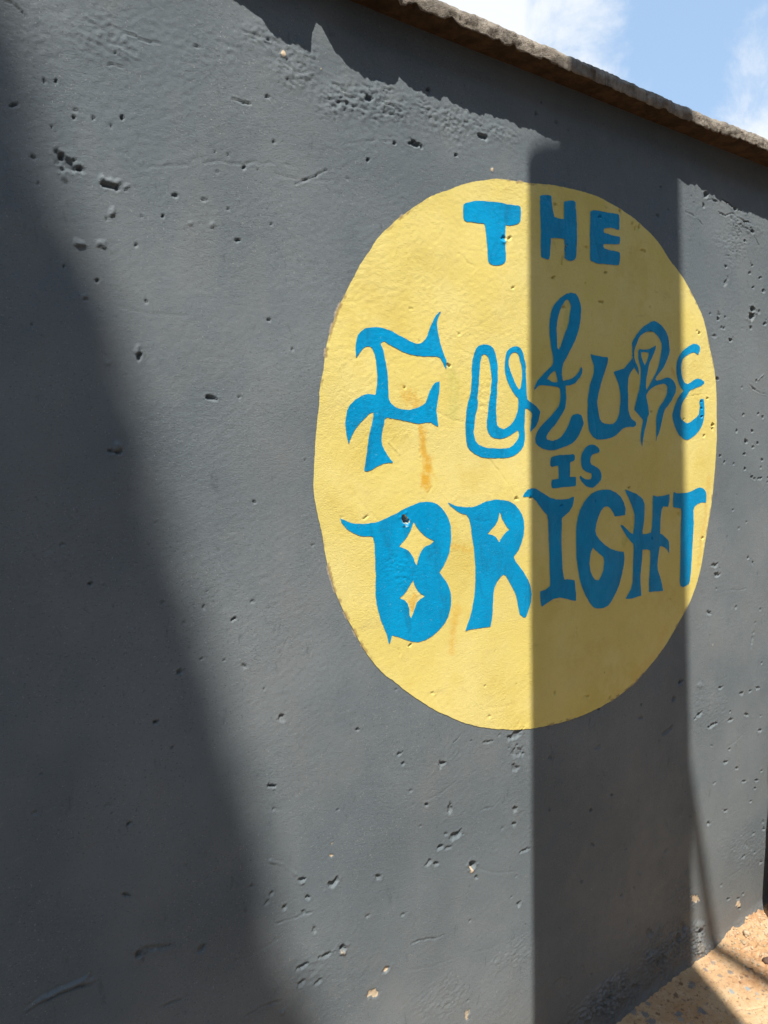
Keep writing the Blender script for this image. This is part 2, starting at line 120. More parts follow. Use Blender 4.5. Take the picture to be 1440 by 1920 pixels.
["fat letter B of BRIGHT with two star cutouts",[[0.6336,1.3294],[0.641,1.3259],[0.651,1.3208],[0.6629,1.3173],[0.6768,1.3157],[0.6944,1.3157],[0.7069,1.3157],[0.7197,1.3189],[0.7382,1.3242],[0.757,1.3303],[0.7761,1.3374],[0.7916,1.3417],[0.8072,1.3453],[0.823,1.3453],[0.837,1.3433],[0.849,1.3386],[0.859,1.3308],[0.869,1.3197],[0.8761,1.3079],[0.881,1.2946],[0.8817,1.2784],[0.8803,1.2624],[0.8775,1.2481],[0.8713,1.2342],[0.8627,1.2207],[0.851,1.2084],[0.858,1.1994],[0.8682,1.1876],[0.8752,1.1752],[0.8798,1.1599],[0.8799,1.1467],[0.8764,1.1308],[0.8708,1.1185],[0.8601,1.1055],[0.8474,1.0962],[0.8308,1.0877],[0.8144,1.0834],[0.7984,1.0822],[0.7847,1.0855],[0.7692,1.0915],[0.7541,1.0989],[0.7363,1.1068],[0.7342,1.0994],[0.7305,1.0891],[0.7276,1.0967],[0.7252,1.1095],[0.7191,1.1229],[0.7123,1.1394],[0.7073,1.157],[0.7041,1.1712],[0.7029,1.1881],[0.7034,1.2047],[0.7048,1.2196],[0.7034,1.2349],[0.7039,1.2499],[0.7036,1.2664],[0.7031,1.2799],[0.6998,1.2907],[0.6919,1.2929],[0.6796,1.2938],[0.6692,1.2962],[0.6572,1.302],[0.6456,1.3103],[0.6367,1.3212]],[[[0.7917,1.3108],[0.7964,1.3034],[0.8039,1.2934],[0.8155,1.283],[0.8273,1.2756],[0.8392,1.2697],[0.829,1.2643],[0.8169,1.2616],[0.8088,1.2546],[0.8027,1.245],[0.7985,1.2345],[0.7963,1.2285],[0.7926,1.2336],[0.7889,1.2434],[0.7833,1.2518],[0.7777,1.2586],[0.7683,1.2635],[0.757,1.2677],[0.7667,1.276],[0.7765,1.285],[0.7845,1.2951]],[[0.7878,1.2013],[0.7895,1.1932],[0.7961,1.1828],[0.8047,1.1729],[0.8145,1.1676],[0.8045,1.1642],[0.7965,1.1591],[0.7903,1.1489],[0.7851,1.1386],[0.781,1.1306],[0.7773,1.1367],[0.7776,1.1477],[0.774,1.1592],[0.7665,1.1674],[0.7562,1.1725],[0.7639,1.1764],[0.7718,1.1831],[0.7798,1.1929]]]],
["fat letter R of BRIGHT with one star cutout",[[0.8727,1.3419],[0.8838,1.3365],[0.8969,1.3316],[0.9161,1.3292],[0.9376,1.327],[0.9495,1.3292],[0.9636,1.3334],[0.9798,1.3368],[1.0004,1.3378],[1.0213,1.3361],[1.0403,1.3314],[1.0553,1.3234],[1.0661,1.3134],[1.0747,1.3018],[1.0801,1.2888],[1.0811,1.273],[1.0791,1.2575],[1.0741,1.2437],[1.0652,1.2289],[1.0508,1.2163],[1.0572,1.2046],[1.0692,1.1922],[1.0824,1.1778],[1.0934,1.1621],[1.1001,1.1467],[1.1034,1.1301],[1.1009,1.1143],[1.0951,1.099],[1.0859,1.0843],[1.0792,1.0838],[1.067,1.0929],[1.0638,1.107],[1.0607,1.1234],[1.0554,1.1385],[1.0468,1.1523],[1.0361,1.1679],[1.0277,1.1792],[1.0213,1.1826],[1.0128,1.1795],[1.0032,1.1714],[0.9957,1.1608],[0.9917,1.1475],[0.9907,1.1306],[0.9898,1.1137],[0.9874,1.097],[0.983,1.0799],[0.9634,1.0816],[0.9411,1.0831],[0.9241,1.0838],[0.9152,1.083],[0.9193,1.0929],[0.9276,1.1082],[0.9338,1.1254],[0.9382,1.1429],[0.9415,1.1606],[0.9432,1.18],[0.9432,1.1981],[0.9425,1.2163],[0.9408,1.236],[0.9382,1.2557],[0.9346,1.2754],[0.932,1.2934],[0.9283,1.3055],[0.9216,1.3142],[0.9081,1.3174],[0.8949,1.3242],[0.8837,1.3322]],[[[1.0115,1.313],[1.0146,1.3064],[1.0176,1.2985],[1.0238,1.2888],[1.0311,1.2797],[1.0385,1.2739],[1.0289,1.2706],[1.0214,1.2644],[1.0139,1.2574],[1.0085,1.2502],[1.0044,1.2568],[0.9983,1.2635],[0.989,1.2674],[0.9767,1.2708],[0.9871,1.2782],[0.9976,1.2856],[1.005,1.2949],[1.0087,1.3053]]]],
["tall letter I of BRIGHT",[[1.078,1.3398],[1.0837,1.3467],[1.093,1.3535],[1.1046,1.3553],[1.1163,1.3538],[1.1304,1.3473],[1.1447,1.3399],[1.1641,1.3312],[1.1812,1.3268],[1.2037,1.325],[1.2214,1.3259],[1.2394,1.3296],[1.2381,1.3197],[1.2342,1.3079],[1.2239,1.2966],[1.2086,1.2892],[1.1998,1.2848],[1.1997,1.2694],[1.1984,1.249],[1.1984,1.2285],[1.1996,1.2078],[1.2008,1.187],[1.202,1.1678],[1.207,1.1481],[1.2159,1.1479],[1.2418,1.1419],[1.2439,1.124],[1.2457,1.1078],[1.2457,1.0946],[1.2288,1.0988],[1.2107,1.105],[1.1904,1.1105],[1.1704,1.11],[1.153,1.1048],[1.1335,1.0975],[1.13,1.1108],[1.1289,1.1329],[1.1459,1.134],[1.1606,1.1405],[1.1607,1.1593],[1.1596,1.1798],[1.1597,1.2019],[1.1586,1.2223],[1.1575,1.2427],[1.1564,1.263],[1.1553,1.2833],[1.1517,1.2953],[1.1397,1.3045],[1.1279,1.3169],[1.1185,1.3275],[1.1068,1.3356],[1.0906,1.3382]],[]],
["letter G of BRIGHT shaped like a six",[[1.3466,1.3391],[1.3662,1.337],[1.3862,1.3292],[1.4036,1.3181],[1.4154,1.3046],[1.422,1.2894],[1.4215,1.2747],[1.404,1.2742],[1.3823,1.2741],[1.3765,1.2836],[1.3679,1.2933],[1.3566,1.2995],[1.344,1.2994],[1.3329,1.2922],[1.3234,1.2786],[1.3166,1.2631],[1.3133,1.2474],[1.3167,1.2364],[1.3277,1.2246],[1.3445,1.2121],[1.3643,1.201],[1.3873,1.1931],[1.4165,1.1872],[1.4196,1.1748],[1.4168,1.1565],[1.4096,1.135],[1.3996,1.112],[1.388,1.095],[1.3737,1.0785],[1.3595,1.0667],[1.3425,1.0638],[1.3201,1.0663],[1.3062,1.0702],[1.2925,1.0832],[1.279,1.1013],[1.2656,1.1228],[1.2576,1.1451],[1.2523,1.1687],[1.2484,1.192],[1.2471,1.2167],[1.2471,1.2411],[1.2484,1.2636],[1.2523,1.2824],[1.2602,1.2992],[1.2707,1.3124],[1.284,1.3246],[1.3,1.3333],[1.3217,1.3387]],[[[1.3045,1.209],[1.314,1.2008],[1.3279,1.1913],[1.3404,1.1836],[1.3433,1.1724],[1.3406,1.1545],[1.3337,1.1408],[1.324,1.1312],[1.3115,1.1337],[1.3019,1.1439],[1.2951,1.1564],[1.2923,1.1729],[1.2936,1.1888],[1.2977,1.2008]]]],
["forked letter H of BRIGHT",[[1.4177,1.3352],[1.4364,1.33],[1.4581,1.3237],[1.4747,1.316],[1.4872,1.3067],[1.4944,1.2943],[1.4946,1.2772],[1.4935,1.2602],[1.4909,1.245],[1.4883,1.2316],[1.4884,1.223],[1.501,1.2218],[1.5208,1.2243],[1.5249,1.2387],[1.526,1.2576],[1.5263,1.2766],[1.5268,1.2973],[1.5265,1.3154],[1.5424,1.311],[1.5685,1.3111],[1.5951,1.3139],[1.596,1.2998],[1.5912,1.2828],[1.5705,1.2853],[1.5633,1.2774],[1.5601,1.2619],[1.5595,1.2427],[1.5591,1.2182],[1.5733,1.2125],[1.5853,1.2043],[1.596,1.1953],[1.5992,1.1825],[1.5996,1.1628],[1.5919,1.1725],[1.5798,1.1809],[1.5649,1.1869],[1.5585,1.1849],[1.5549,1.1711],[1.5514,1.1574],[1.5496,1.1418],[1.5513,1.1274],[1.5604,1.1103],[1.5697,1.0896],[1.5744,1.0719],[1.5552,1.0737],[1.5318,1.0761],[1.5154,1.0766],[1.5143,1.0934],[1.5154,1.1108],[1.518,1.1315],[1.5191,1.1523],[1.5194,1.1715],[1.5187,1.1802],[1.5044,1.1843],[1.4889,1.1851],[1.4877,1.1697],[1.4851,1.1528],[1.4826,1.1358],[1.4806,1.1153],[1.4817,1.0978],[1.4848,1.0731],[1.4695,1.0726],[1.4474,1.0707],[1.4216,1.0736],[1.4336,1.0838],[1.4444,1.096],[1.4497,1.109],[1.4509,1.1277],[1.452,1.1498],[1.4531,1.1701],[1.4542,1.1904],[1.4527,1.2025],[1.4404,1.2122],[1.4268,1.2236],[1.416,1.2363],[1.4053,1.2481],[1.4047,1.2531],[1.4132,1.2507],[1.4266,1.2412],[1.4402,1.2316],[1.4511,1.2264],[1.455,1.2413],[1.4567,1.2581],[1.456,1.2716],[1.4504,1.2855],[1.4421,1.2995],[1.4312,1.3153]],[]],
["tall letter T of BRIGHT",[[1.613,1.3182],[1.6252,1.3139],[1.6467,1.3127],[1.6715,1.313],[1.6904,1.3155],[1.7093,1.3208],[1.7286,1.3238],[1.745,1.3198],[1.7568,1.3108],[1.7595,1.2986],[1.7576,1.2821],[1.7395,1.2842],[1.7201,1.2818],[1.7057,1.2754],[1.7012,1.2657],[1.7023,1.2492],[1.7047,1.2307],[1.7033,1.2087],[1.7017,1.1868],[1.7,1.1649],[1.6986,1.1428],[1.6969,1.1208],[1.6942,1.1008],[1.6905,1.0827],[1.6869,1.0749],[1.6742,1.0719],[1.6617,1.069],[1.6506,1.0733],[1.6451,1.085],[1.6468,1.1049],[1.6478,1.1303],[1.6487,1.1557],[1.6481,1.1848],[1.6474,1.212],[1.6477,1.239],[1.6479,1.2606],[1.646,1.2742],[1.6291,1.2772],[1.6123,1.2801],[1.6104,1.2989]],[]]]
PITS = [[0.2275,1.8343,0.0116,-0.0063,-0.005,-0.0077,0.004,0.0],[0.2183,1.8433,0.0067,-0.0047,-0.0027,-0.0037,0.0025,0.0],[0.2439,1.8293,0.0064,-0.0035,-0.0021,-0.0032,0.002,0.0],[0.2218,1.8155,0.0027,-0.0048,-0.003,-0.0023,-0.004,0.0],[0.2834,1.8215,0.0165,-0.0011,-0.0013,-0.0043,-0.005,0.0],[0.2816,1.8149,0.0137,-0.0009,-0.0009,-0.0029,0.003,0.0],[0.2839,1.782,0.004,-0.0008,-0.0026,-0.0064,-0.004,0.0],[0.238,1.7321,0.0104,-0.0015,-0.0015,-0.0049,-0.005,0.0],[0.265,1.7359,0.0074,-0.001,-0.0013,-0.0043,-0.005,0.0],[0.3934,1.7832,0.0032,0.0005,-0.0002,-0.0031,-0.0025,0.0],[0.4271,1.7861,0.0042,0.0006,-0.0002,-0.0031,-0.0025,0.0],[0.168,1.8934,0.0049,0.0012,-0.0002,-0.0026,0.003,0.0],[0.2065,1.9324,0.0019,0.0012,0.0009,-0.0029,0.003,0.0],[0.2208,1.9361,0.0019,0.0012,0.0009,-0.0029,0.003,0.0],[0.2405,1.8955,0.002,0.0005,-0.0001,-0.0021,0.003,0.0],[0.2644,1.9003,0.0021,0.0005,-0.0001,-0.0021,0.003,0.0],[0.3034,1.9101,0.0029,0.0007,-0.0002,-0.0028,0.004,0.0],[0.2877,1.8953,0.0021,0.0005,-0.0001,-0.0021,0.002,0.0],[0.212,1.8775,0.002,0.0004,-0.0002,-0.0027,0.003,0.0],[0.3723,1.818,0.0054,0.0,-0.0005,-0.0023,0.003,0.0],[0.4172,1.8198,0.0049,0.0,-0.0004,-0.0016,0.002,0.0],[0.3528,1.7866,0.0023,0.0004,-0.0001,-0.0022,0.003,0.0],[0.468,1.7695,0.005,-0.0005,-0.0008,-0.0024,0.003,0.0],[0.4819,1.8787,0.0026,0.0011,0.001,-0.0036,0.004,0.0],[0.4567,1.8923,0.0021,0.0004,-0.0001,-0.0023,0.003,0.0],[0.4365,1.8927,0.0021,0.0004,-0.0001,-0.0019,0.003,0.0],[0.2571,1.6859,0.0028,0.0003,-0.0002,-0.0029,0.003,0.0],[0.299,1.9938,0.0036,0.001,-0.0001,-0.0021,0.003,0.0],[0.1899,1.8009,0.0019,0.0004,-0.0001,-0.002,0.002,0.0],[0.2747,1.7706,0.0021,0.0003,-0.0001,-0.0021,0.003,0.0],[0.3223,1.7817,0.0022,0.0004,-0.0001,-0.0015,0.002,0.0],[0.2392,1.6627,0.0034,0.0003,-0.0002,-0.0036,-0.0035,0.0],[0.2404,1.6593,0.0028,0.0003,-0.0001,-0.0021,0.002,0.0],[0.3067,1.5961,0.0037,-0.0004,-0.0015,-0.0067,-0.0035,0.0],[0.3092,1.5865,0.0037,-0.0005,-0.0014,-0.006,0.0035,0.0],[0.2647,1.5747,0.0029,0.0001,-0.0002,-0.0029,-0.003,0.0],[0.4119,1.5298,0.0074,-0.0011,-0.0009,-0.004,0.004,0.0],[0.2723,1.4587,0.0051,-0.0001,-0.0004,-0.0067,-0.003,0.0],[0.2719,1.4512,0.0051,-0.0001,-0.0002,-0.0037,0.0035,0.0],[0.3126,1.741,0.003,0.0004,-0.0001,-0.0022,0.002,0.0],[0.526,1.802,0.0028,0.0004,-0.0001,-0.0024,0.002,0.0],[0.4577,1.5314,0.0027,0.0,-0.0001,-0.0025,0.002,0.0],[0.5149,1.6534,0.0028,0.0002,-0.0001,-0.0025,0.002,0.0],[0.5537,1.61,0.0029,0.0002,-0.0001,-0.0026,0.002,0.0],[0.2159,1.6994,0.002,0.0002,-0.0001,-0.0021,0.002,0.0],[0.172,1.6193,0.0019,0.0001,-0.0001,-0.0021,0.002,0.0],[0.2239,1.2691,0.0028,-0.0004,-0.0001,-0.0022,0.003,0.0],[0.3409,1.1172,0.0041,-0.0008,-0.0002,-0.0041,0.003,0.0],[0.3026,1.0495,0.0039,-0.001,-0.0002,-0.004,0.004,0.0],[0.4343,1.1857,0.0045,0.0022,0.0014,-0.0023,0.003,0.0],[0.5088,1.0051,0.0068,-0.0017,-0.0003,-0.0063,0.003,0.0],[0.5087,1.0033,0.0039,-0.001,-0.0002,-0.0036,-0.0025,0.0],[0.385,1.212,0.0023,-0.0012,-0.002,-0.0044,0.002,0.0],[0.4864,0.8948,0.0067,-0.0015,0.0002,-0.0037,0.004,0.0],[0.4863,0.8921,0.0048,-0.0015,-0.0001,-0.0027,-0.002,0.0],[0.2565,0.9073,0.0045,0.0018,0.0012,-0.0024,0.003,0.0],[0.2458,0.8014,0.0051,-0.0031,-0.0005,-0.0022,0.003,0.0],[0.2596,0.7012,0.0074,-0.0005,0.0018,-0.0072,0.004,0.0],[0.282,0.7014,0.024,-0.0086,0.0001,-0.0043,0.0025,0.0],[0.354,0.667,0.0068,0.0027,0.0031,-0.0055,0.003,0.0],[0.5955,0.734,0.0043,-0.0016,-0.0001,-0.0024,0.0015,1.0],[0.5963,0.7564,0.0027,-0.001,-0.0001,-0.0019,0.001,1.0],[0.598,0.6824,0.01,0.0041,0.0035,-0.0051,0.004,0.0],[0.535,0.7119,0.0071,-0.0016,0.0006,-0.004,0.0035,0.0],[0.5357,0.7058,0.0061,-0.0014,0.0004,-0.003,-0.002,0.0],[0.5017,0.6753,0.0044,0.0006,0.0018,-0.0041,0.003,0.0],[0.545,0.6768,0.0046,0.0006,0.0019,-0.0042,0.003,0.0],[0.468,0.6968,0.0045,0.0032,0.0014,-0.0018,0.002,0.0],[0.5562,0.6102,0.0032,-0.0014,-0.0003,-0.0078,0.002,0.0],[0.6111,0.5526,0.0062,-0.0049,-0.0029,-0.0054,0.006,0.0],[0.6108,0.5455,0.0067,-0.003,-0.0002,-0.005,-0.003,0.5],[0.5767,0.555,0.0119,-0.0003,0.0015,-0.0039,0.0035,0.0],[0.5308,0.5564,0.0112,0.0004,0.0016,-0.0038,0.003,0.0],[0.5265,0.5278,0.0069,0.0012,0.0022,-0.0043,0.003,0.0],[0.561,0.5131,0.007,0.003,0.0022,-0.0032,0.0025,0.0],[0.4889,0.4913,0.004,-0.002,-0.0002,-0.0038,-0.003,0.0],[1.0512,0.8348,0.0202,0.0043,0.0051,-0.0072,0.0035,0.0],[1.0556,0.7973,0.0176,-0.0049,-0.0001,-0.0106,0.003,0.0],[1.0556,0.7973,0.0112,-0.0031,-0.0001,-0.007,-0.003,0.0],[1.0488,0.7627,0.0096,-0.0028,-0.0001,-0.0094,0.0025,0.0],[0.9728,0.8406,0.0177,-0.0024,0.0005,-0.0024,0.002,0.0],[0.849,0.8294,0.0099,0.0008,0.0022,-0.0046,0.004,0.0],[0.7468,0.8784,0.0058,0.0002,0.0012,-0.0032,0.003,0.0],[0.7549,0.8564,0.0037,-0.0011,-0.0001,-0.0041,0.003,0.0],[0.8073,0.7601,0.0039,-0.0013,-0.0001,-0.0043,0.005,0.0],[0.8673,0.7297,0.0054,-0.0024,-0.0024,-0.0113,0.0035,0.0],[0.8842,0.6705,0.0176,0.0013,0.0038,-0.0073,0.004,0.0],[0.8566,0.6824,0.0041,-0.0014,-0.0001,-0.0033,0.002,0.0],[0.8424,0.6609,0.0082,0.003,0.0035,-0.0046,0.004,0.0],[0.8123,0.639,0.0076,0.0034,0.0027,-0.0034,0.003,0.0],[0.8295,0.6303,0.0059,0.0006,0.0026,-0.0048,0.003,0.0],[0.9257,0.5919,0.0082,-0.0054,-0.0041,-0.0071,0.008,0.0],[0.9226,0.5815,0.0058,-0.0022,-0.0001,-0.0057,-0.002,0.9],[0.9355,0.5616,0.0044,-0.0017,-0.0001,-0.0046,0.003,0.0],[1.0494,0.6714,0.0075,-0.0004,0.0027,-0.0065,0.0035,0.0],[1.0442,0.6397,0.0064,-0.0022,-0.0001,-0.0048,0.003,0.0],[1.0792,0.5683,0.015,-0.0003,0.0021,-0.0041,0.0025,0.0],[0.6938,0.6563,0.0079,-0.0006,0.0019,-0.0056,0.003,0.0],[0.7062,0.4667,0.0073,0.004,0.0037,-0.0045,0.003,0.8],[0.6747,0.4348,0.0131,-0.0065,-0.0003,-0.0095,0.0015,1.0],[1.0583,0.4517,0.0065,-0.0027,-0.0001,-0.0061,0.003,0.0],[0.4866,0.8542,0.0019,-0.0006,-0.0001,-0.0018,0.002,0.0],[0.8614,0.6518,0.0078,-0.0005,0.0013,-0.0036,0.002,0.0],[0.6566,0.9479,0.0034,-0.0009,-0.0001,-0.0029,0.003,0.0],[0.6105,0.8137,0.0044,-0.0014,-0.0001,-0.0019,0.002,0.0],[0.5367,0.6529,0.0031,-0.0013,-0.0001,-0.0029,0.002,0.0],[0.9036,0.2744,0.0058,-0.0034,-0.0021,-0.0155,0.001,0.7],[0.7465,0.5597,0.0048,-0.0005,0.0012,-0.0036,0.002,0.0],[0.6655,0.5907,0.0051,0.0004,0.0017,-0.0034,0.002,0.0],[1.7367,2.0577,0.0094,0.0008,-0.0023,-0.008,0.007,0.0],[1.7304,2.0308,0.006,0.001,0.0002,-0.0051,0.004,0.0],[1.8748,2.0468,0.0104,0.0017,0.0002,-0.004,0.004,0.0],[1.9742,1.7981,0.0104,0.0029,0.0061,-0.0075,0.007,0.0],[1.9694,1.7791,0.0138,-0.0001,-0.0034,-0.0115,0.007,0.0],[2.0084,1.7938,0.0057,0.0005,0.0003,-0.0072,0.003,0.0],[2.0414,1.766,0.0069,-0.0007,-0.0037,-0.0058,0.004,0.0],[1.8053,1.7587,0.0076,0.0006,0.0002,-0.0054,0.004,0.0],[1.8665,1.708,0.0087,-0.0011,-0.0026,-0.0041,0.006,0.0],[1.8363,1.895,0.0064,0.0008,0.0001,-0.0041,0.004,0.0],[2.0099,1.886,0.0079,0.0024,0.0021,-0.0025,0.004,0.0],[1.9745,1.8565,0.007,0.0007,0.0001,-0.0028,0.003,0.0],[2.0286,1.852,0.0086,0.0009,0.0003,-0.0058,0.003,0.0],[1.8377,1.8544,0.0073,-0.0006,-0.0066,-0.0109,0.0025,0.0],[1.8341,1.7377,0.0064,0.0005,0.0001,-0.0041,0.003,0.0],[1.7891,1.714,0.0126,0.0008,0.0001,-0.0041,0.002,0.0],[1.9626,2.0028,0.0121,-0.0017,-0.004,-0.0042,0.004,0.0],[1.9563,1.8926,0.0083,0.001,0.0001,-0.0028,0.003,0.0],[1.9558,1.4382,0.0072,0.0021,0.0058,-0.0052,0.005,0.0],[1.8249,1.4021,0.0052,-0.0001,0.0001,-0.0028,0.004,0.0],[0.5557,2.0628,0.0047,0.0013,-0.0002,-0.0056,-0.003,1.0],[0.6236,2.0597,0.0025,0.0007,-0.0001,-0.0025,-0.002,0.9],[1.0007,1.9765,0.0035,0.0007,-0.0001,-0.004,-0.002,1.0],[0.8139,1.9839,0.0151,0.0002,-0.0017,-0.0047,0.005,0.0],[0.7692,1.9762,0.0046,0.001,-0.0001,-0.0027,0.004,0.0],[0.7119,1.936,0.0033,0.0007,-0.0001,-0.0026,0.004,0.0],[0.9101,1.9845,0.0039,0.0008,-0.0001,-0.0029,0.004,0.0],[0.9765,2.0323,0.0143,-0.0006,-0.0024,-0.0051,0.0045,0.0],[0.848,2.0838,0.0046,-0.0001,-0.0013,-0.0029,0.006,0.0],[0.7173,2.036,0.0088,0.0022,-0.0002,-0.0052,0.004,0.0],[0.5252,1.9918,0.0055,0.0014,-0.0001,-0.0032,0.002,0.0],[0.6087,1.955,0.003,0.0007,-0.0001,-0.0017,0.002,0.0],[1.7421,0.187,0.0211,-0.0086,0.0003,-0.0126,0.0015,1.0],[1.9672,0.0788,0.0151,-0.0062,0.0004,-0.0102,-0.002,1.0],[1.9134,0.1157,0.0088,-0.0036,0.0001,-0.0033,0.004,0.0],[1.9666,0.0957,0.0084,-0.0017,0.0022,-0.004,0.004,0.0],[1.9932,0.0983,0.0092,-0.0037,0.0001,-0.0034,0.004,0.0],[1.9738,0.0627,0.0086,-0.0053,-0.0019,-0.0023,0.004,0.0],[1.7654,0.1005,0.0264,-0.0086,0.0036,-0.0124,-0.006,0.35],[1.7687,0.0769,0.0162,-0.0071,0.0003,-0.0112,0.009,0.0],[1.7619,0.0372,0.0297,-0.0134,0.0006,-0.0225,-0.007,0.42],[1.1986,0.1922,0.0259,-0.0126,-0.0001,-0.0265,0.001,0.35],[1.5087,0.4323,0.0063,-0.0037,-0.003,-0.0043,-0.002,0.3],[1.492,0.3531,0.0067,-0.0026,0.0001,-0.0043,-0.002,0.2],[1.6823,0.1301,0.0127,-0.0055,0.0004,-0.0187,0.005,0.0],[1.6579,0.107,0.0126,-0.0056,0.0003,-0.0139,0.005,0.0],[1.5928,0.0787,0.0121,-0.0056,0.0002,-0.0122,0.006,0.0],[1.5715,0.0765,0.0095,-0.0044,0.0002,-0.0091,0.006,0.0],[1.5328,0.1772,0.0116,-0.0051,0.0002,-0.0133,0.004,0.0],[1.4713,0.0592,0.0157,-0.0076,0.0001,-0.0088,0.005,0.0],[1.4062,0.0695,0.0193,-0.0096,0.0001,-0.0115,-0.005,0.0],[1.3684,0.084,0.0146,-0.0073,0.0001,-0.0128,0.005,0.0],[1.5499,0.1104,0.0283,-0.013,0.0002,-0.012,-0.006,0.0],[1.2838,0.0751,0.0158,-0.0081,0.0,-0.0083,-0.005,0.0],[1.4145,0.3272,0.0064,-0.0026,0.0001,-0.0056,0.003,0.0],[1.0289,1.8517,0.0073,0.001,-0.0001,-0.0041,0.003,0.0],[1.0289,1.8456,0.0088,0.0012,-0.0001,-0.0051,-0.002,0.0],[1.0465,1.8542,0.0057,0.0041,0.0028,-0.002,0.003,0.0],[0.7715,1.315,0.0066,0.0004,0.0015,-0.0079,0.009,0.8],[1.7812,1.4842,0.0076,-0.0,0.0002,-0.0049,0.006,0.4],[1.7815,1.4759,0.0051,-0.0,0.0002,-0.0056,0.002,0.5],[1.7566,1.553,0.005,0.0001,0.0001,-0.0034,0.004,0.2],[1.7422,1.4555,0.0049,-0.0001,0.0001,-0.0041,0.004,0.2],[1.7154,1.7157,0.006,0.0004,0.0001,-0.0033,0.004,0.2],[1.7474,1.1887,0.0049,-0.0012,-0.0018,-0.0039,0.004,0.2],[1.7274,1.5443,0.0049,0.0001,0.0001,-0.0027,0.004,0.0],[1.7303,1.5267,0.0049,0.0,0.0001,-0.0027,0.003,0.0],[1.7309,1.5062,0.0054,0.0,0.0001,-0.003,0.004,0.0],[1.6524,1.4993,0.0047,0.0,0.0001,-0.0027,0.004,0.0],[0.8849,1.5981,0.0045,-0.0018,-0.0017,-0.0022,0.004,0.0],[1.439,1.942,0.0029,0.0001,-0.0013,-0.0049,0.003,0.0],[1.449,1.9317,0.003,0.0004,0.0001,-0.0047,0.003,0.0],[1.4649,1.9377,0.004,0.0006,0.0001,-0.006,0.003,0.0],[1.3922,1.9639,0.0033,0.0017,0.0048,-0.0042,0.004,0.0],[1.4777,1.888,0.0041,0.0005,0.0,-0.0036,0.003,0.0],[1.1311,1.9422,0.0063,0.0011,-0.0,-0.0026,-0.002,0.0],[1.179,1.9408,0.0049,0.0008,-0.0,-0.0032,0.003,0.0],[1.1025,1.3356,0.0048,-0.0003,-0.0,-0.0034,0.003,0.0],[1.0616,1.336,0.0053,-0.0025,-0.0023,-0.0027,0.003,0.0],[1.5143,1.5169,0.0043,0.0,0.0,-0.0025,0.003,0.0],[1.2001,1.3121,0.0043,-0.0003,-0.0,-0.0029,0.003,0.0],[0.6863,1.3266,0.0053,0.0032,0.0014,-0.0016,0.002,0.0],[0.7773,1.0794,0.0036,0.0022,0.0017,-0.0018,0.003,0.0],[1.2825,0.867,0.0071,0.0001,0.0013,-0.0027,0.003,0.0],[1.3635,0.8459,0.0029,-0.001,-0.0013,-0.0048,0.003,0.0],[1.3245,0.8253,0.0039,-0.0009,0.0,-0.0026,0.004,0.0],[1.4356,1.3377,0.0041,-0.0002,0.0,-0.0025,0.003,0.0],[1.637,1.2591,0.0047,-0.0004,0.0001,-0.0054,0.0025,0.0],[1.5256,1.2085,0.0044,-0.0004,0.0001,-0.004,0.002,0.0],[0.7966,1.6966,0.0036,0.0003,-0.0001,-0.0019,0.002,0.0],[1.0528,1.7589,0.0052,0.0026,0.0015,-0.0017,0.002,0.0],[1.2064,1.7307,0.0034,0.0003,-0.0,-0.0022,0.002,0.0],[1.1744,0.8977,0.0052,-0.0012,-0.0,-0.0048,0.003,0.0],[1.1564,0.756,0.0052,-0.0015,-0.0,-0.0037,0.002,0.0],[1.6541,0.818,0.0091,-0.0039,-0.0048,-0.007,0.005,0.0],[1.6239,0.7821,0.0067,-0.003,-0.0055,-0.0081,0.004,0.0],[1.5974,0.7033,0.0214,0.0055,0.0046,-0.0044,0.003,0.0],[1.1558,0.6329,0.0035,-0.0011,-0.0,-0.0025,0.003,0.0],[1.4843,0.7666,0.0087,-0.0021,0.0001,-0.0041,0.003,0.0],[1.3209,0.7358,0.0135,0.0015,0.0029,-0.0042,0.002,0.0],[1.7432,0.7103,0.0161,0.0055,0.0055,-0.0045,0.004,0.0],[1.8095,0.6638,0.0217,0.0032,0.0047,-0.0049,0.004,0.0],[1.7461,0.7908,0.0128,-0.0028,0.0002,-0.0074,-0.003,0.0],[1.8464,0.7612,0.0109,-0.0024,0.0002,-0.0046,0.003,0.0],[1.9594,0.7206,0.0117,-0.0026,0.0002,-0.0048,0.003,0.0],[1.9051,0.6552,0.0121,0.0009,0.0044,-0.0051,0.003,0.0],[2.0482,0.7166,0.0123,-0.0027,0.0002,-0.0049,0.003,0.0],[2.0117,0.8672,0.0059,-0.0016,-0.0063,-0.0205,0.002,0.0],[1.7866,0.981,0.0104,-0.0016,0.0002,-0.0059,0.003,0.0],[1.8225,1.0811,0.0132,-0.0017,0.0002,-0.0059,0.004,0.0],[1.8085,1.1091,0.0147,0.0013,0.0038,-0.0059,0.003,0.0],[1.9914,0.6497,0.0119,-0.0029,0.0002,-0.0048,0.003,0.0],[2.0696,0.5816,0.0125,-0.0032,0.0002,-0.005,0.003,0.0],[1.8815,0.5367,0.0112,-0.0032,0.0002,-0.0047,0.003,0.0],[1.9849,0.4505,0.0147,-0.003,0.0012,-0.0035,0.003,0.0],[2.0548,0.4327,0.0125,-0.0038,0.0001,-0.0034,0.003,0.0],[2.0466,0.4104,0.0088,-0.0044,-0.002,-0.0025,0.003,0.0],[1.8865,0.3933,0.0142,-0.0047,0.0002,-0.0048,0.003,0.0]]
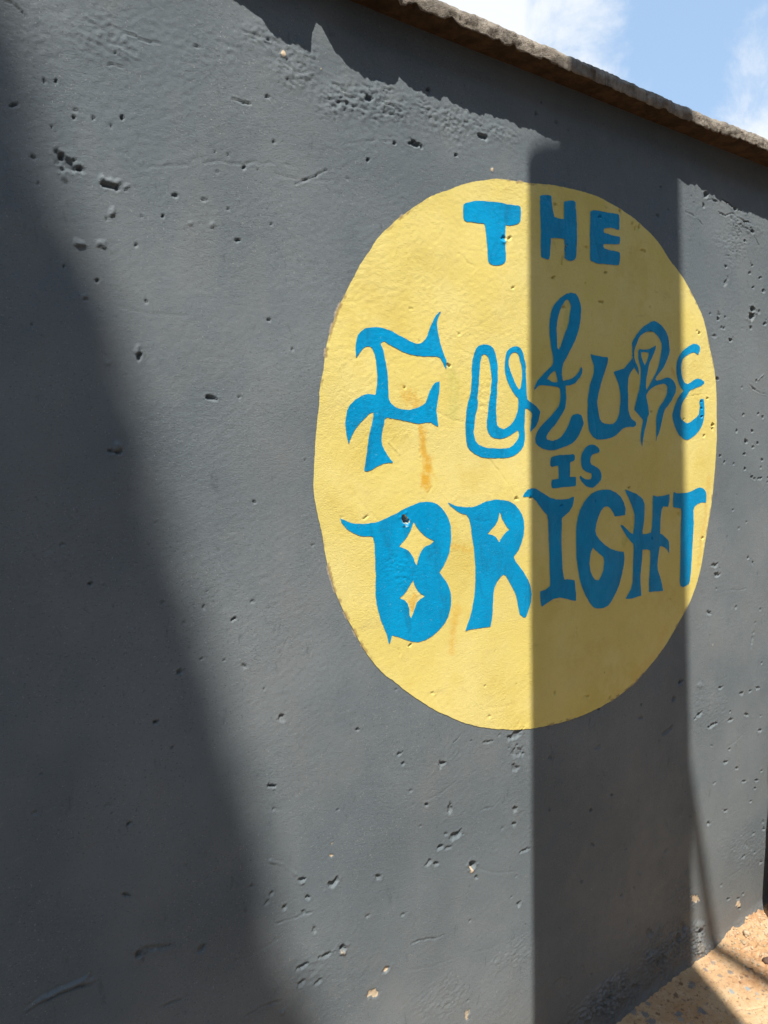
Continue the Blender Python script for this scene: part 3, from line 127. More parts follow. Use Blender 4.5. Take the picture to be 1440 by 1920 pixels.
SCRATCHES = [[[[0.1673,2.0189],[0.179,2.015],[0.1907,2.0071]],0.0025,0.0025],[[[0.3072,2.0258],[0.332,2.0213],[0.3505,2.0224],[0.3617,2.0221]],0.0022,0.0022],[[[0.2882,1.9757],[0.2974,1.9775],[0.3093,1.9766]],0.002,0.002],[[[0.3303,1.9377],[0.3437,1.9389]],0.002,0.0015],[[[0.4674,1.9744],[0.4803,1.9745],[0.4959,1.9744]],0.0025,0.0025],[[[0.3296,1.846],[0.3761,1.861],[0.4332,1.8753],[0.5209,1.8935],[0.5772,1.8991]],0.0025,0.0008],[[[0.4932,1.2026],[0.5051,1.1475],[0.5191,1.0864]],0.0018,0.001],[[[0.5055,1.2008],[0.5134,1.1595],[0.5206,1.1223]],0.0018,0.0008],[[[0.438,1.1317],[0.4392,1.1185]],0.0018,0.0015],[[[0.107,0.6913],[0.1262,0.6975],[0.1469,0.6984],[0.1751,0.6976],[0.1982,0.6931]],0.004,-0.0025],[[[0.1068,0.6882],[0.1466,0.6937],[0.1979,0.6883]],0.003,0.002],[[[0.1367,0.7003],[0.1612,0.702],[0.1862,0.7005]],0.003,-0.002],[[[0.2847,0.6027],[0.3179,0.6002],[0.3367,0.5998]],0.0025,0.0015],[[[0.4195,0.5173],[0.4455,0.5211],[0.4867,0.5119]],0.003,0.002],[[[0.478,0.7697],[0.5,0.7521],[0.5252,0.7254]],0.003,-0.0018],[[[0.4858,0.6552],[0.5211,0.6498],[0.5523,0.6464]],0.003,0.001],[[[0.8799,0.8655],[0.8911,0.8679],[0.8968,0.8774]],0.002,0.002],[[[0.7652,0.495],[0.8031,0.4848],[0.8491,0.4723]],0.0025,0.0015],[[[0.9482,0.7009],[0.9857,0.6979],[1.0012,0.7069],[1.0168,0.7195]],0.002,0.001],[[[0.1715,0.9828],[0.2228,1.0105],[0.2339,1.0113]],0.002,0.0006],[[[0.2195,1.0154],[0.2354,1.0124]],0.002,0.0014],[[[0.2225,0.9429],[0.245,0.9461]],0.002,0.0012],[[[0.2332,0.9995],[0.2503,0.9461]],0.002,-0.0005],[[[0.1799,1.0073],[0.1845,0.967]],0.002,-0.0005],[[[1.7418,2.0495],[1.766,2.0511],[1.7931,2.0505]],0.0025,0.003],[[[1.6495,2.0059],[1.6725,2.0008],[1.7005,1.9963],[1.7269,1.9862]],0.0025,0.003],[[[1.7964,2.026],[1.8292,2.0233],[1.8597,2.0335],[1.894,2.0255],[1.948,2.0229]],0.003,0.0035],[[[1.8077,2.0622],[1.8408,2.0572],[1.88,2.0477],[1.9199,2.046]],0.003,0.003],[[[1.9025,2.0131],[1.9405,2.0051],[1.9684,1.9953],[2.0032,1.9692]],0.0025,0.0025],[[[1.9092,1.6371],[1.929,1.6207],[1.9519,1.6013]],0.002,0.0015],[[[1.9633,1.5959],[1.9864,1.5834],[2.0242,1.5725],[2.0685,1.569]],0.003,0.0022],[[[2.0025,1.6058],[2.0422,1.6249]],0.002,-0.0015],[[[1.8547,2.0273],[1.8767,1.9956],[1.9234,1.9611],[1.9666,1.9108]],0.0025,0.0015],[[[0.5712,1.87],[0.5861,1.8794],[0.601,1.8863],[0.6287,1.905]],0.0025,0.0022],[[[0.758,1.9853],[0.7927,1.9866],[0.8408,1.9915]],0.0022,0.002],[[[0.6644,1.952],[0.724,1.9717],[0.7925,1.9812]],0.002,0.0012],[[[1.2169,1.8664],[1.2084,1.8467],[1.2,1.8346],[1.2,1.8215]],0.0018,0.003],[[[1.1738,1.8637],[1.1786,1.8482]],0.0015,0.0025],[[[1.2491,1.0413],[1.2473,1.0086]],0.0015,0.003],[[[0.743,1.0857],[0.7524,1.0719],[0.757,1.0609]],0.0015,0.0015],[[[0.913,1.808],[0.9462,1.7876],[0.9704,1.7503]],0.0018,0.001],[[[0.7399,1.4603],[0.7513,1.4468],[0.764,1.435]],0.0018,-0.001],[[[1.5447,1.866],[1.545,1.845]],0.0016,0.002],[[[0.7055,1.2147],[0.6993,1.201]],0.0015,0.0015],[[[0.6537,1.1901],[0.6599,1.1778]],0.0015,0.0015],[[[0.8085,1.4534],[0.8113,1.416]],0.0015,0.001],[[[1.6489,1.5497],[1.6957,1.5586],[1.7563,1.5653]],0.0015,0.0012],[[[1.4085,1.0018],[1.3885,0.9794]],0.002,-0.001],[[[1.1834,0.9683],[1.1575,0.9471],[1.1921,0.9762]],0.002,-0.0008],[[[0.982,1.4206],[1.0182,1.3873],[1.0601,1.3394]],0.0018,0.001],[[[1.5779,0.5089],[1.593,0.446]],0.0016,0.0015],[[[1.4457,0.3989],[1.478,0.4151]],0.0016,0.0015],[[[1.2081,0.3456],[1.2642,0.3615]],0.002,0.001],[[[0.8121,1.3516],[0.838,1.3701]],0.002,0.001]]
ROUGH = [[0.5836,2.0562,0.0544,0.0148,-0.0018,-0.0447,0.0024],[0.726,2.0347,0.1395,0.0188,-0.0082,-0.0405,0.0026],[0.9049,2.0458,0.1267,0.0097,-0.0092,-0.0315,0.0024],[0.5204,2.0854,0.0414,0.0123,-0.0014,-0.0313,0.002],[0.2748,2.006,0.042,-0.0176,-0.0256,-0.0404,0.0018],[0.3164,2.0008,0.0216,-0.012,-0.0124,-0.0167,0.0016],[1.0417,2.0525,0.0721,0.0027,-0.0078,-0.0209,0.0016],[0.1957,1.9894,0.0455,0.0134,-0.0025,-0.0396,0.0012],[0.4244,2.0276,0.0767,0.0215,-0.0023,-0.045,0.0009],[1.8702,1.9606,0.0964,-0.0048,-0.0458,-0.076,0.0022],[1.9345,2.018,0.1018,-0.0085,-0.0238,-0.031,0.0024],[1.6214,0.0929,0.135,0.0099,0.0822,-0.0971,0.0095],[1.385,0.0871,0.1249,-0.0022,0.0495,-0.0718,0.01],[1.6932,0.1992,0.0729,-0.0298,0.0026,-0.109,0.0035],[2.0085,0.2376,0.1597,-0.0577,0.0042,-0.1018,0.0016],[1.0359,0.3458,0.1018,-0.0018,0.0281,-0.0507,0.0013],[0.8407,0.3437,0.1089,-0.0213,0.0203,-0.0594,0.0013],[0.5428,0.5418,0.0665,0.0045,0.0197,-0.0442,0.0012],[0.2819,0.6997,0.0486,-0.022,-0.0008,-0.0151,0.0012],[0.9769,1.5463,0.0659,0.0014,-0.0009,-0.0573,0.001],[0.7594,1.2325,0.0622,-0.0073,-0.0013,-0.0444,0.001],[1.7948,0.7127,0.1376,-0.0329,0.0028,-0.0913,0.001],[0.1911,1.2994,0.0556,-0.0065,-0.0023,-0.0366,0.0006],[1.1629,1.9477,0.066,0.0113,-0.0001,-0.0266,0.001],[0.2311,1.8391,0.0169,-0.0069,-0.0081,-0.0146,0.002],[1.7616,0.0452,0.0682,-0.0306,0.0013,-0.0483,0.003],[1.2838,0.0751,0.1299,-0.0243,0.0252,-0.0509,0.0055],[0.726,2.0347,0.1772,0.0239,-0.0127,-0.063,0.0012],[0.9176,2.0345,0.1621,0.0051,-0.0178,-0.0495,0.0012],[0.5561,2.0724,0.0879,0.025,-0.0024,-0.056,0.0009]]
STAINS = [[[[0.7827,1.5423],[0.7982,1.531],[0.81,1.5118]],0.016,0.4,0],[[[0.8155,1.4846],[0.8183,1.4453],[0.8261,1.4056],[0.8228,1.3739]],0.008,0.62,0],[[[0.8266,1.4234],[0.8242,1.3808]],0.014,0.7,0],[[[0.8748,1.2583],[0.9292,1.2444]],0.006,0.3,0],[[[0.8937,1.1324],[0.886,1.0912],[0.8784,1.0522]],0.01,0.38,0],[[[0.782,1.1616],[0.7898,1.1706],[0.7842,1.1492]],0.007,0.55,0],[[[0.8885,1.5844],[0.8969,1.5446],[0.8934,1.5044]],0.016,0.22,1],[[[1.2217,1.7543],[1.2114,1.6865]],0.012,0.25,1],[[[1.4469,1.2416],[1.4167,1.2062]],0.008,0.3,1],[[[1.5808,0.9723],[1.5481,0.9097],[1.4616,0.8731]],0.02,0.15,0],[[[1.7705,1.3407],[1.7537,1.2291],[1.7269,1.1187]],0.009,0.25,0],[[[1.5973,1.624],[1.6066,1.6049]],0.005,0.4,0]]
GSPLATS = [(1.5424,-0.078,0.0107,0,1),(1.5315,-0.0908,0.0092,1,0.6),(1.6015,-0.1074,0.0107,0,1),(1.7405,-0.0338,0.0072,0,0.9),(1.7839,-0.0789,0.01,0,0.9),(1.7199,-0.1186,0.0083,1,0.9),(1.7638,-0.1378,0.0083,1,0.9),(1.7656,-0.1621,0.0055,1,0.6),(1.7782,-0.0319,0.0087,0,0.7),(1.7492,-0.0699,0.0071,0,0.7),(1.6608,-0.0417,0.0112,0,0.9),(1.6401,-0.0238,0.007,2,0.9),(1.5917,-0.0406,0.0069,2,0.9),(1.7909,-0.1061,0.0057,2,0.8),(1.806,-0.1126,0.0057,2,0.8),(1.7701,-0.1144,0.0042,2,0.9),(1.7875,-0.1648,0.0055,0,0.7),(1.4747,-0.0294,0.012,0,1),(1.47,-0.051,0.0119,0,1),(1.4555,-0.0087,0.0094,0,0.9),(1.5085,-0.0138,0.0082,0,0.8),(1.5939,-0.0377,0.0069,2,0.8),(1.5037,-0.0448,0.0067,2,0.8),(1.5624,-0.0366,0.0041,2,0.8),(1.5893,-0.1046,0.0067,0,0.7),(1.6396,-0.1252,0.004,2,0.7),(1.8381,-0.1073,0.0057,2,0.9),(1.6045,-0.0659,0.0041,2,0.8)]

# ---------------------------------------------------------------- helpers
rng = np.random.default_rng(11)
random.seed(5)
_perm = np.random.default_rng(3).permutation(512)
_perm = np.concatenate([_perm, _perm, _perm])
_ang = np.random.default_rng(4).random(512) * 2 * math.pi
_gx, _gy = np.cos(_ang), np.sin(_ang)

def perlin(x, y, seed=0):
    x, y = np.broadcast_arrays(np.asarray(x, float), np.asarray(y, float))
    xi = np.floor(x).astype(int); yi = np.floor(y).astype(int)
    xf = x - xi; yf = y - yi
    xi = (xi + seed * 37) & 511; yi = (yi + seed * 91) & 511
    def g(ix, iy, dx, dy):
        h = _perm[_perm[ix & 511] + (iy & 511)]
        return _gx[h] * dx + _gy[h] * dy
    u = xf * xf * xf * (xf * (xf * 6 - 15) + 10)
    v = yf * yf * yf * (yf * (yf * 6 - 15) + 10)
    n0 = g(xi, yi, xf, yf) * (1 - u) + g(xi + 1, yi, xf - 1, yf) * u
    n1 = g(xi, yi + 1, xf, yf - 1) * (1 - u) + g(xi + 1, yi + 1, xf - 1, yf - 1) * u
    return (n0 * (1 - v) + n1 * v) * 1.5

def fbm(x, y, octs, seed=0, gain=0.5):
    s = 0.0; a = 1.0; f = 1.0
    for o in range(octs):
        s = s + a * perlin(x * f, y * f, seed + o); a *= gain; f *= 2.03
    return s

def smooth(a, b, t):
    t = np.clip((t - a) / (b - a), 0, 1)
    return t * t * (3 - 2 * t)

def link(o, parent=None):
    COL.objects.link(o)
    if parent is not None: o.parent = parent
    return o

def mesh_obj(name, verts, faces, mat, parent=None, marks=None, shade=True):
    """faces: (n,4) array of quads or a list of polygons"""
    me = bpy.data.meshes.new(name)
    verts = np.asarray(verts, dtype=np.float32)
    if isinstance(faces, np.ndarray):
        n, k = faces.shape
        me.vertices.add(len(verts)); me.loops.add(n * k); me.polygons.add(n)
        me.vertices.foreach_set('co', verts.ravel())
        me.loops.foreach_set('vertex_index', faces.astype(np.int32).ravel())
        me.polygons.foreach_set('loop_start', np.arange(0, n * k, k, dtype=np.int32))
        me.polygons.foreach_set('loop_total', np.full(n, k, dtype=np.int32))
        me.update(calc_edges=True)
    else:
        me.from_pydata(verts.tolist(), [], faces)
    if shade:
        me.polygons.foreach_set('use_smooth', np.ones(len(me.polygons), dtype=bool))
    if marks is not None:
        at = me.attributes.new('marks', 'FLOAT_COLOR', 'POINT')
        at.data.foreach_set('color', np.asarray(marks, dtype=np.float32).ravel())
    me.materials.append(mat)
    me.update()
    return link(bpy.data.objects.new(name, me), parent)

def empty(name, loc, label, cat, group=None):
    o = bpy.data.objects.new(name, None)
    o.location = loc; o.empty_display_size = 0.1
    link(o); tag(o, label, cat, group)
    return o

def tag(o, label=None, cat=None, group=None, kind=None):
    if label: o['label'] = label
    if cat: o['category'] = cat
    if group: o['group'] = group
    if kind: o['kind'] = kind
    return o

# ---------------------------------------------------------------- materials
class Mat:
    def __init__(self, name, rough=0.6, spec=0.4):
        self.m = bpy.data.materials.new(name); self.m.use_nodes = True
        self.t = self.m.node_tree
        self.b = self.t.nodes['Principled BSDF']
        self.b.inputs['Roughness'].default_value = rough
        self.b.inputs['Specular IOR Level'].default_value = spec
        self.pos = self.n('ShaderNodeNewGeometry').outputs['Position']
    def n(self, kind, **kw):
        n = self.t.nodes.new(kind)
        for k, v in kw.items(): setattr(n, k, v)
        return n
    def set(self, sock, v):
        if isinstance(v, (int, float)): sock.default_value = v
        elif isinstance(v, tuple): sock.default_value = v + (1.0,) if len(v) == 3 else v
        else: self.t.links.new(v, sock)
    def math(self, op, a, b=None, clamp=False):
        n = self.n('ShaderNodeMath', operation=op, use_clamp=clamp)
        self.set(n.inputs[0], a)
        if b is not None: self.set(n.inputs[1], b)
        return n.outputs[0]
    def noise(self, scale, detail=3.0, rough=0.55, stretch=(1, 1, 1), off=(0, 0, 0), dist=0.0):
        mp = self.n('ShaderNodeMapping')
        mp.inputs['Scale'].default_value = stretch; mp.inputs['Location'].default_value = off
        self.t.links.new(self.pos, mp.inputs['Vector'])
        n = self.n('ShaderNodeTexNoise')
        n.inputs['Scale'].default_value = scale; n.inputs['Detail'].default_value = detail
        n.inputs['Roughness'].default_value = rough; n.inputs['Distortion'].default_value = dist
        self.t.links.new(mp.outputs[0], n.inputs['Vector'])
        return n.outputs['Fac']
    def ramp(self, v, a, b, lo=0.0, hi=1.0):
        n = self.n('ShaderNodeMapRange', interpolation_type='SMOOTHSTEP')
        self.set(n.inputs['Value'], v)
        for k, x in (('From Min', a), ('From Max', b), ('To Min', lo), ('To Max', hi)):
            n.inputs[k].default_value = x
        return n.outputs[0]
    def mix(self, fac, a, b, mode='MIX'):
        n = self.n('ShaderNodeMixRGB', blend_type=mode)
        self.set(n.inputs['Fac'], fac); self.set(n.inputs['Color1'], a); self.set(n.inputs['Color2'], b)
        return n.outputs[0]
    def bump(self, height, strength, dist, prev=None):
        n = self.n('ShaderNodeBump')
        n.inputs['Strength'].default_value = strength; n.inputs['Distance'].default_value = dist
        self.set(n.inputs['Height'], height)
        if prev is not None: self.t.links.new(prev, n.inputs['Normal'])
        return n.outputs[0]
    def marks(self):
        a = self.n('ShaderNodeAttribute', attribute_name='marks')
        s = self.n('ShaderNodeSeparateColor')
        self.t.links.new(a.outputs['Color'], s.inputs[0])
        return s.outputs[0], s.outputs[1], s.outputs[2]
    def done(self, col, normal=None, rough=None):
        self.set(self.b.inputs['Base Color'], col)
        if normal is not None: self.t.links.new(normal, self.b.inputs['Normal'])
        if rough is not None: self.set(self.b.inputs['Roughness'], rough)
        return self.m

def plaster_relief(M):
    """fine grain of the plaster, one pattern shared by the wall and everything painted on it"""
    g1 = M.noise(240.0, 6.0, 0.82, (1.0, 1.0, 1.35))
    g2 = M.noise(520.0, 2.0, 0.6, (1.0, 1.0, 1.2), (3, 1, 7))
    calm = M.ramp(M.noise(4.5, 4.0, 0.6, off=(6, 6, 6)), 0.35, 0.66, 0.35, 0.95)
    nrm = M.bump(M.math('MULTIPLY', g1, calm), 0.66, 0.0024)
    return M.bump(g2, 0.30, 0.0009, nrm)

def make_wall_mat():
    M = Mat('charcoal_wall_paint', 0.62, 0.12)
    bare, _, _ = M.marks()
    c = M.mix(M.ramp(M.noise(2.3, 5.0, 0.6), 0.35, 0.68), (0.132, 0.158, 0.174), (0.182, 0.205, 0.216))
    c = M.mix(M.ramp(M.noise(14.0, 4.0, 0.6, (1, 1, .5), (5, 2, 1)), 0.52, 0.75, 0, .35), c, (0.178, 0.188, 0.188))
    c = M.mix(M.ramp(M.noise(160.0, 3.0, 0.7), 0.60, 0.80, 0, .4), c, (0.075, 0.083, 0.092))
    c = M.mix(M.ramp(M.noise(420.0, 1.0, 0.5, off=(9, 9, 9)), 0.68, 0.76, 0, .6), c, (0.36, 0.35, 0.33))
    c = M.mix(M.ramp(M.noise(340.0, 2.0, 0.7, (.7, 1, 1.3), (3, 9, 4)), 0.58, 0.72, 0, .55), c, (0.055, 0.064, 0.074))
    c = M.mix(M.ramp(M.noise(300.0, 2.0, 0.7, (.7, 1, 1.3), (8, 2, 4)), 0.58, 0.74, 0, .40), c, (0.235, 0.245, 0.245))
    # an older coat showing through in patches, and dusty scuffs
    c = M.mix(M.ramp(M.noise(3.6, 6.0, 0.68, (1, 1, .7), (11, 3, 4)), 0.53, 0.60, 0, .22), c, (0.195, 0.203, 0.202))
    c = M.mix(M.ramp(M.noise(26.0, 7.0, 0.75, (.5, 1, 1.6), (3, 13, 6), 1.2), 0.60, 0.74, 0, .40), c, (0.245, 0.245, 0.235))
    c = M.mix(M.ramp(M.noise(34.0, 5.0, 0.7, (1.4, 1, .6), (9, 1, 2), .6), 0.60, 0.72, 0, .40), c, (0.070, 0.082, 0.094))
    # rain streaks
    c = M.mix(M.ramp(M.noise(9.0, 3.0, 0.6, (1, 1, .06), (2, 8, 3)), 0.56, 0.76, 0, .30), c, (0.20, 0.213, 0.22))
    # splashed earth just above the floor
    sep = M.n('ShaderNodeSeparateXYZ'); M.t.links.new(M.pos, sep.inputs[0])
    low = M.ramp(M.math('ADD', sep.outputs['Z'], M.math('MULTIPLY', M.noise(16.0, 5.0, 0.65), -0.30)), -0.12, 0.16, 1.0, 0.0)
    c = M.mix(M.math('MULTIPLY', low, 0.20), c, (0.20, 0.145, 0.10))
    c = M.mix(M.math('MULTIPLY', M.ramp(M.noise(45.0, 3.0, 0.6, off=(1, 4, 2)), 0.60, 0.70), M.ramp(sep.outputs['Z'], 0.03, 0.10, .65, 0.0)), c, (0.33, 0.20, 0.10))
    # chips down to the bare render
    c = M.mix(M.ramp(M.math('MULTIPLY', bare, M.math('ADD', M.noise(190.0, 3.0, 0.7), 0.45)), 0.30, 0.75), c, (0.54, 0.43, 0.30))
    return M.done(c, plaster_relief(M), M.ramp(M.noise(30.0, 3.0), 0.3, 0.7, 0.5, 0.72))

def make_yellow_mat():
    M = Mat('yellow_wall_paint', 0.6, 0.12)
    bare, orange, green = M.marks()
    c = M.mix(M.ramp(M.noise(6.0, 5.0, 0.6), 0.35, 0.7), (0.745, 0.610, 0.180), (0.785, 0.660, 0.245))
    c = M.mix(M.ramp(M.noise(28.0, 5.0, 0.65, off=(4, 1, 2)), 0.50, 0.75, 0, .45), c, (0.70, 0.56, 0.22))
    c = M.mix(M.ramp(M.noise(220.0, 3.0, 0.7), 0.60, 0.78, 0, .50), c, (0.42, 0.31, 0.09))
    c = M.mix(M.ramp(M.noise(18.0, 7.0, 0.75, (.5, 1, 1.5), (3, 3, 9), 1.0), 0.58, 0.74, 0, .45), c, (0.50, 0.40, 0.16))
    c = M.mix(M.ramp(M.noise(420.0, 2.0, 0.6, off=(2, 8, 8)), 0.70, 0.76, 0, .7), c, (0.22, 0.18, 0.08))
    c = M.mix(M.ramp(M.noise(4.0, 4.0, 0.6, off=(8, 1, 5)), 0.56, 0.75, 0, .35), c, (0.60, 0.48, 0.13))
    c = M.mix(M.ramp(M.noise(5.0, 6.0, 0.7, off=(2, 6, 13)), 0.50, 0.66, 0, .45), c, (0.66, 0.50, 0.115))
    rag = M.ramp(M.noise(70.0, 4.0, 0.7), 0.25, 0.55)
    c = M.mix(M.math('MULTIPLY', orange, rag), c, (0.68, 0.36, 0.03))
    c = M.mix(M.math('MULTIPLY', green, rag), c, (0.42, 0.46, 0.11))
    c = M.mix(bare, c, (0.24, 0.14, 0.07))
    return M.done(c, plaster_relief(M), M.ramp(M.noise(30.0, 3.0), 0.3, 0.7, 0.5, 0.7))

def make_blue_mat():
    M = Mat('blue_letter_paint', 0.5, 0.15)
    bare, _, _ = M.marks()
    c = M.mix(M.ramp(M.noise(11.0, 4.0, 0.6), 0.35, 0.7), (0.0, 0.268, 0.540), (0.0, 0.322, 0.630))
    c = M.mix(M.ramp(M.noise(60.0, 4.0, 0.7, (1, 1, .35), (2, 2, 2)), 0.60, 0.80, 0, .35), c, (0.03, 0.24, 0.44))
    c = M.mix(M.ramp(M.noise(30.0, 5.0, 0.7, (1.0, 1, .25), (4, 2, 6), .8), 0.48, 0.70, 0, .75), c, (0.005, 0.205, 0.40))
    c = M.mix(M.ramp(M.noise(260.0, 2.0, 0.6), 0.66, 0.78, 0, .6), c, (0.20, 0.42, 0.52))
    c = M.mix(M.ramp(M.noise(90.0, 5.0, 0.75, off=(5, 5, 1)), 0.70, 0.76, 0, .8), c, (0.52, 0.50, 0.22))
    c = M.mix(bare, c, (0.30, 0.20, 0.13))
    return M.done(c, plaster_relief(M), M.ramp(M.noise(40.0, 3.0), 0.3, 0.7, 0.42, 0.62))

def make_coping_mat():
    M = Mat('weathered_cement', 0.9, 0.2)
    c = M.mix(M.ramp(M.noise(22.0, 6.0, 0.7), 0.35, 0.68), (0.205, 0.172, 0.138), (0.45, 0.395, 0.325))
    c = M.mix(M.ramp(M.noise(60.0, 3.0, 0.6, (1, 1, .12), (3, 3, 3)), 0.50, 0.68, 0, .6), c, (0.43, 0.375, 0.305))
    c = M.mix(M.ramp(M.noise(130.0, 4.0, 0.7), 0.58, 0.74, 0, .75), c, (0.085, 0.062, 0.042))
    c = M.mix(M.ramp(M.noise(40.0, 3.0, 0.6, (1, 1, .15), (7, 3, 1)), 0.54, 0.70, 0, .65), c, (0.10, 0.083, 0.064))
    c = M.mix(M.ramp(M.noise(6.0, 3.0, 0.6, off=(1, 7, 1)), 0.52, 0.70, 0, .6), c, (0.145, 0.130, 0.110))
    nrm = M.bump(M.noise(150.0, 5.0, 0.7), 0.9, 0.006)
    return M.done(c, M.bump(M.noise(600.0, 2.0, 0.6), 0.5, 0.0015, nrm))

def make_ground_mat():
    M = Mat('orange_earth_floor', 0.85, 0.25)
    slate, pale, brown = M.marks()
    c = M.mix(M.ramp(M.noise(5.0, 5.0, 0.6), 0.35, 0.68), (0.40, 0.228, 0.112), (0.54, 0.385, 0.22))
    c = M.mix(M.ramp(M.noise(40.0, 5.0, 0.7, off=(3, 1, 1)), 0.45, 0.72, 0, .6), c, (0.56, 0.42, 0.29))
    c = M.mix(M.ramp(M.noise(95.0, 4.0, 0.7, off=(1, 5, 1)), 0.53, 0.68, 0, .80), c, (0.22, 0.13, 0.08))
    c = M.mix(M.ramp(M.noise(260.0, 2.0, 0.6), 0.66, 0.74, 0, .6), c, (0.12, 0.085, 0.06))
    # unseen earth beyond the wall foot, darkened to cut bounced light
    sp = M.n('ShaderNodeSeparateXYZ'); M.t.links.new(M.pos, sp.inputs[0])
    far = M.ramp(M.math('ADD', sp.outputs['Y'], M.math('MULTIPLY', M.noise(3.0, 4.0), .3)), -1.35, -0.85, 1.0, 0.0)
    c = M.mix(far, c, M.mix(M.ramp(M.noise(4.0, 5.0, .65), .35, .65), (0.070, 0.064, 0.056), (0.115, 0.105, 0.090)))
    c = M.mix(brown, c, (0.15, 0.085, 0.05))
    c = M.mix(M.math('MULTIPLY', slate, .85), c, (0.15, 0.155, 0.16))
    c = M.mix(M.math('MULTIPLY', pale, .8), c, (0.20, 0.30, 0.34))
    nrm = M.bump(M.noise(170.0, 5.0, 0.7), 0.7, 0.004)
    return M.done(c, M.bump(M.noise(500.0, 2.0, 0.6), 0.4, 0.001, nrm))

def make_plain(name, a, b, scale, rough, spec, bump=0.0, bscale=80.0, stretch=(1, 1, 1)):
    M = Mat(name, rough, spec)
    c = M.mix(M.ramp(M.noise(scale, 5.0, 0.65, stretch), 0.35, 0.68), a, b)
    nrm = M.bump(M.noise(bscale, 5.0, 0.65, stretch), 0.7, bump) if bump else None
    return M.done(c, nrm)

MAT_WALL, MAT_YELLOW, MAT_BLUE = make_wall_mat(), make_yellow_mat(), make_blue_mat()
MAT_COPING, MAT_GROUND = make_coping_mat(), make_ground_mat()
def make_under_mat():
    M = Mat('shade_darkened_brown_mortar', 0.95, 0.1)
    c = M.mix(M.ramp(M.noise(26.0, 6.0, 0.7), 0.35, 0.68), (0.055, 0.038, 0.026), (0.12, 0.075, 0.045))  # mortar's own red-brown, darkened to deepen the shade under the coping
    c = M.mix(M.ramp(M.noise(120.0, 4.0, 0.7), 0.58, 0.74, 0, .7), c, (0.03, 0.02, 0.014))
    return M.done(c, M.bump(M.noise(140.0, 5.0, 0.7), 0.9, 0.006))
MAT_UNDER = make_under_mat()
MAT_STONE = make_plain('pale_pebble', (0.36, 0.27, 0.17), (0.52, 0.42, 0.29), 60.0, 0.85, 0.25, 0.003, 200.0)
MAT_DARKSTONE = make_plain('brown_pebble', (0.09, 0.055, 0.04), (0.19, 0.12, 0.08), 60.0, 0.8, 0.3, 0.003, 200.0)
MAT_DRUM = make_plain('black_plastic', (0.005, 0.004, 0.0035), (0.008, 0.0065, 0.0055), 20.0, 0.6, 0.06)
MAT_BLOCKER = make_plain('grey_blocker_render', (0.30, 0.28, 0.26), (0.42, 0.40, 0.37), 3.0, 0.9, 0.2, 0.004, 60.0)  # for the added shade board and the added building's roof
MAT_BLOCKER_HOUSE = make_plain('blocker_house_render', (0.115, 0.112, 0.110), (0.165, 0.160, 0.155), 2.0, 0.9, 0.2, 0.004, 60.0)
MAT_GLASS = make_plain('dark_glass', (0.02, 0.025, 0.03), (0.03, 0.035, 0.04), 2.0, 0.08, 0.5)
BLOCKER_HOUSE_H = 5.6  # height of the added building, set to trim skylight on the wall
MAT_BARK = make_plain('tree_bark', (0.10, 0.075, 0.05), (0.21, 0.17, 0.13), 12.0, 0.95, 0.15, 0.02, 14.0, (1, 1, .2))
MAT_LEAF = make_plain('tree_leaf', (0.035, 0.075, 0.018), (0.075, 0.12, 0.03), 2.0, 0.6, 0.3)
MAT_POLE = make_plain('grey_timber', (0.17, 0.13, 0.09), (0.28, 0.22, 0.16), 18.0, 0.85, 0.2, 0.004, 40.0, (1, 1, .1))

# ---------------------------------------------------------------- signed distance and contour meshing
def poly_sdf(px, py, poly):
    poly = np.asarray(poly, float)
    shape = px.shape
    x = px.ravel(); y = py.ravel()
    d = np.full(x.shape, 1e9); inside = np.zeros(x.shape, bool)
    n = len(poly)
    for i in range(n):
        x0, y0 = poly[i]; x1, y1 = poly[(i + 1) % n]
        ex, ey = x1 - x0, y1 - y0
        L = ex * ex + ey * ey
        if L == 0: continue
        t = np.clip(((x - x0) * ex + (y - y0) * ey) / L, 0, 1)
        d = np.minimum(d, (x - x0 - t * ex) ** 2 + (y - y0 - t * ey) ** 2)
        if y0 != y1:
            cr = ((y0 > y) != (y1 > y)) & (x < x0 + (y - y0) * ex / ey)
            inside ^= cr
    d = np.sqrt(d)
    return np.where(inside, -d, d).reshape(shape)

def line_dist(px, py, pts):
    d = np.full(px.shape, 1e9)
    for (x0, y0), (x1, y1) in zip(pts[:-1], pts[1:]):
        ex, ey = x1 - x0, y1 - y0
        L = ex * ex + ey * ey + 1e-12
        t = np.clip(((px - x0) * ex + (py - y0) * ey) / L, 0, 1)
        d = np.minimum(d, np.hypot(px - x0 - t * ex, py - y0 - t * ey))
    return d

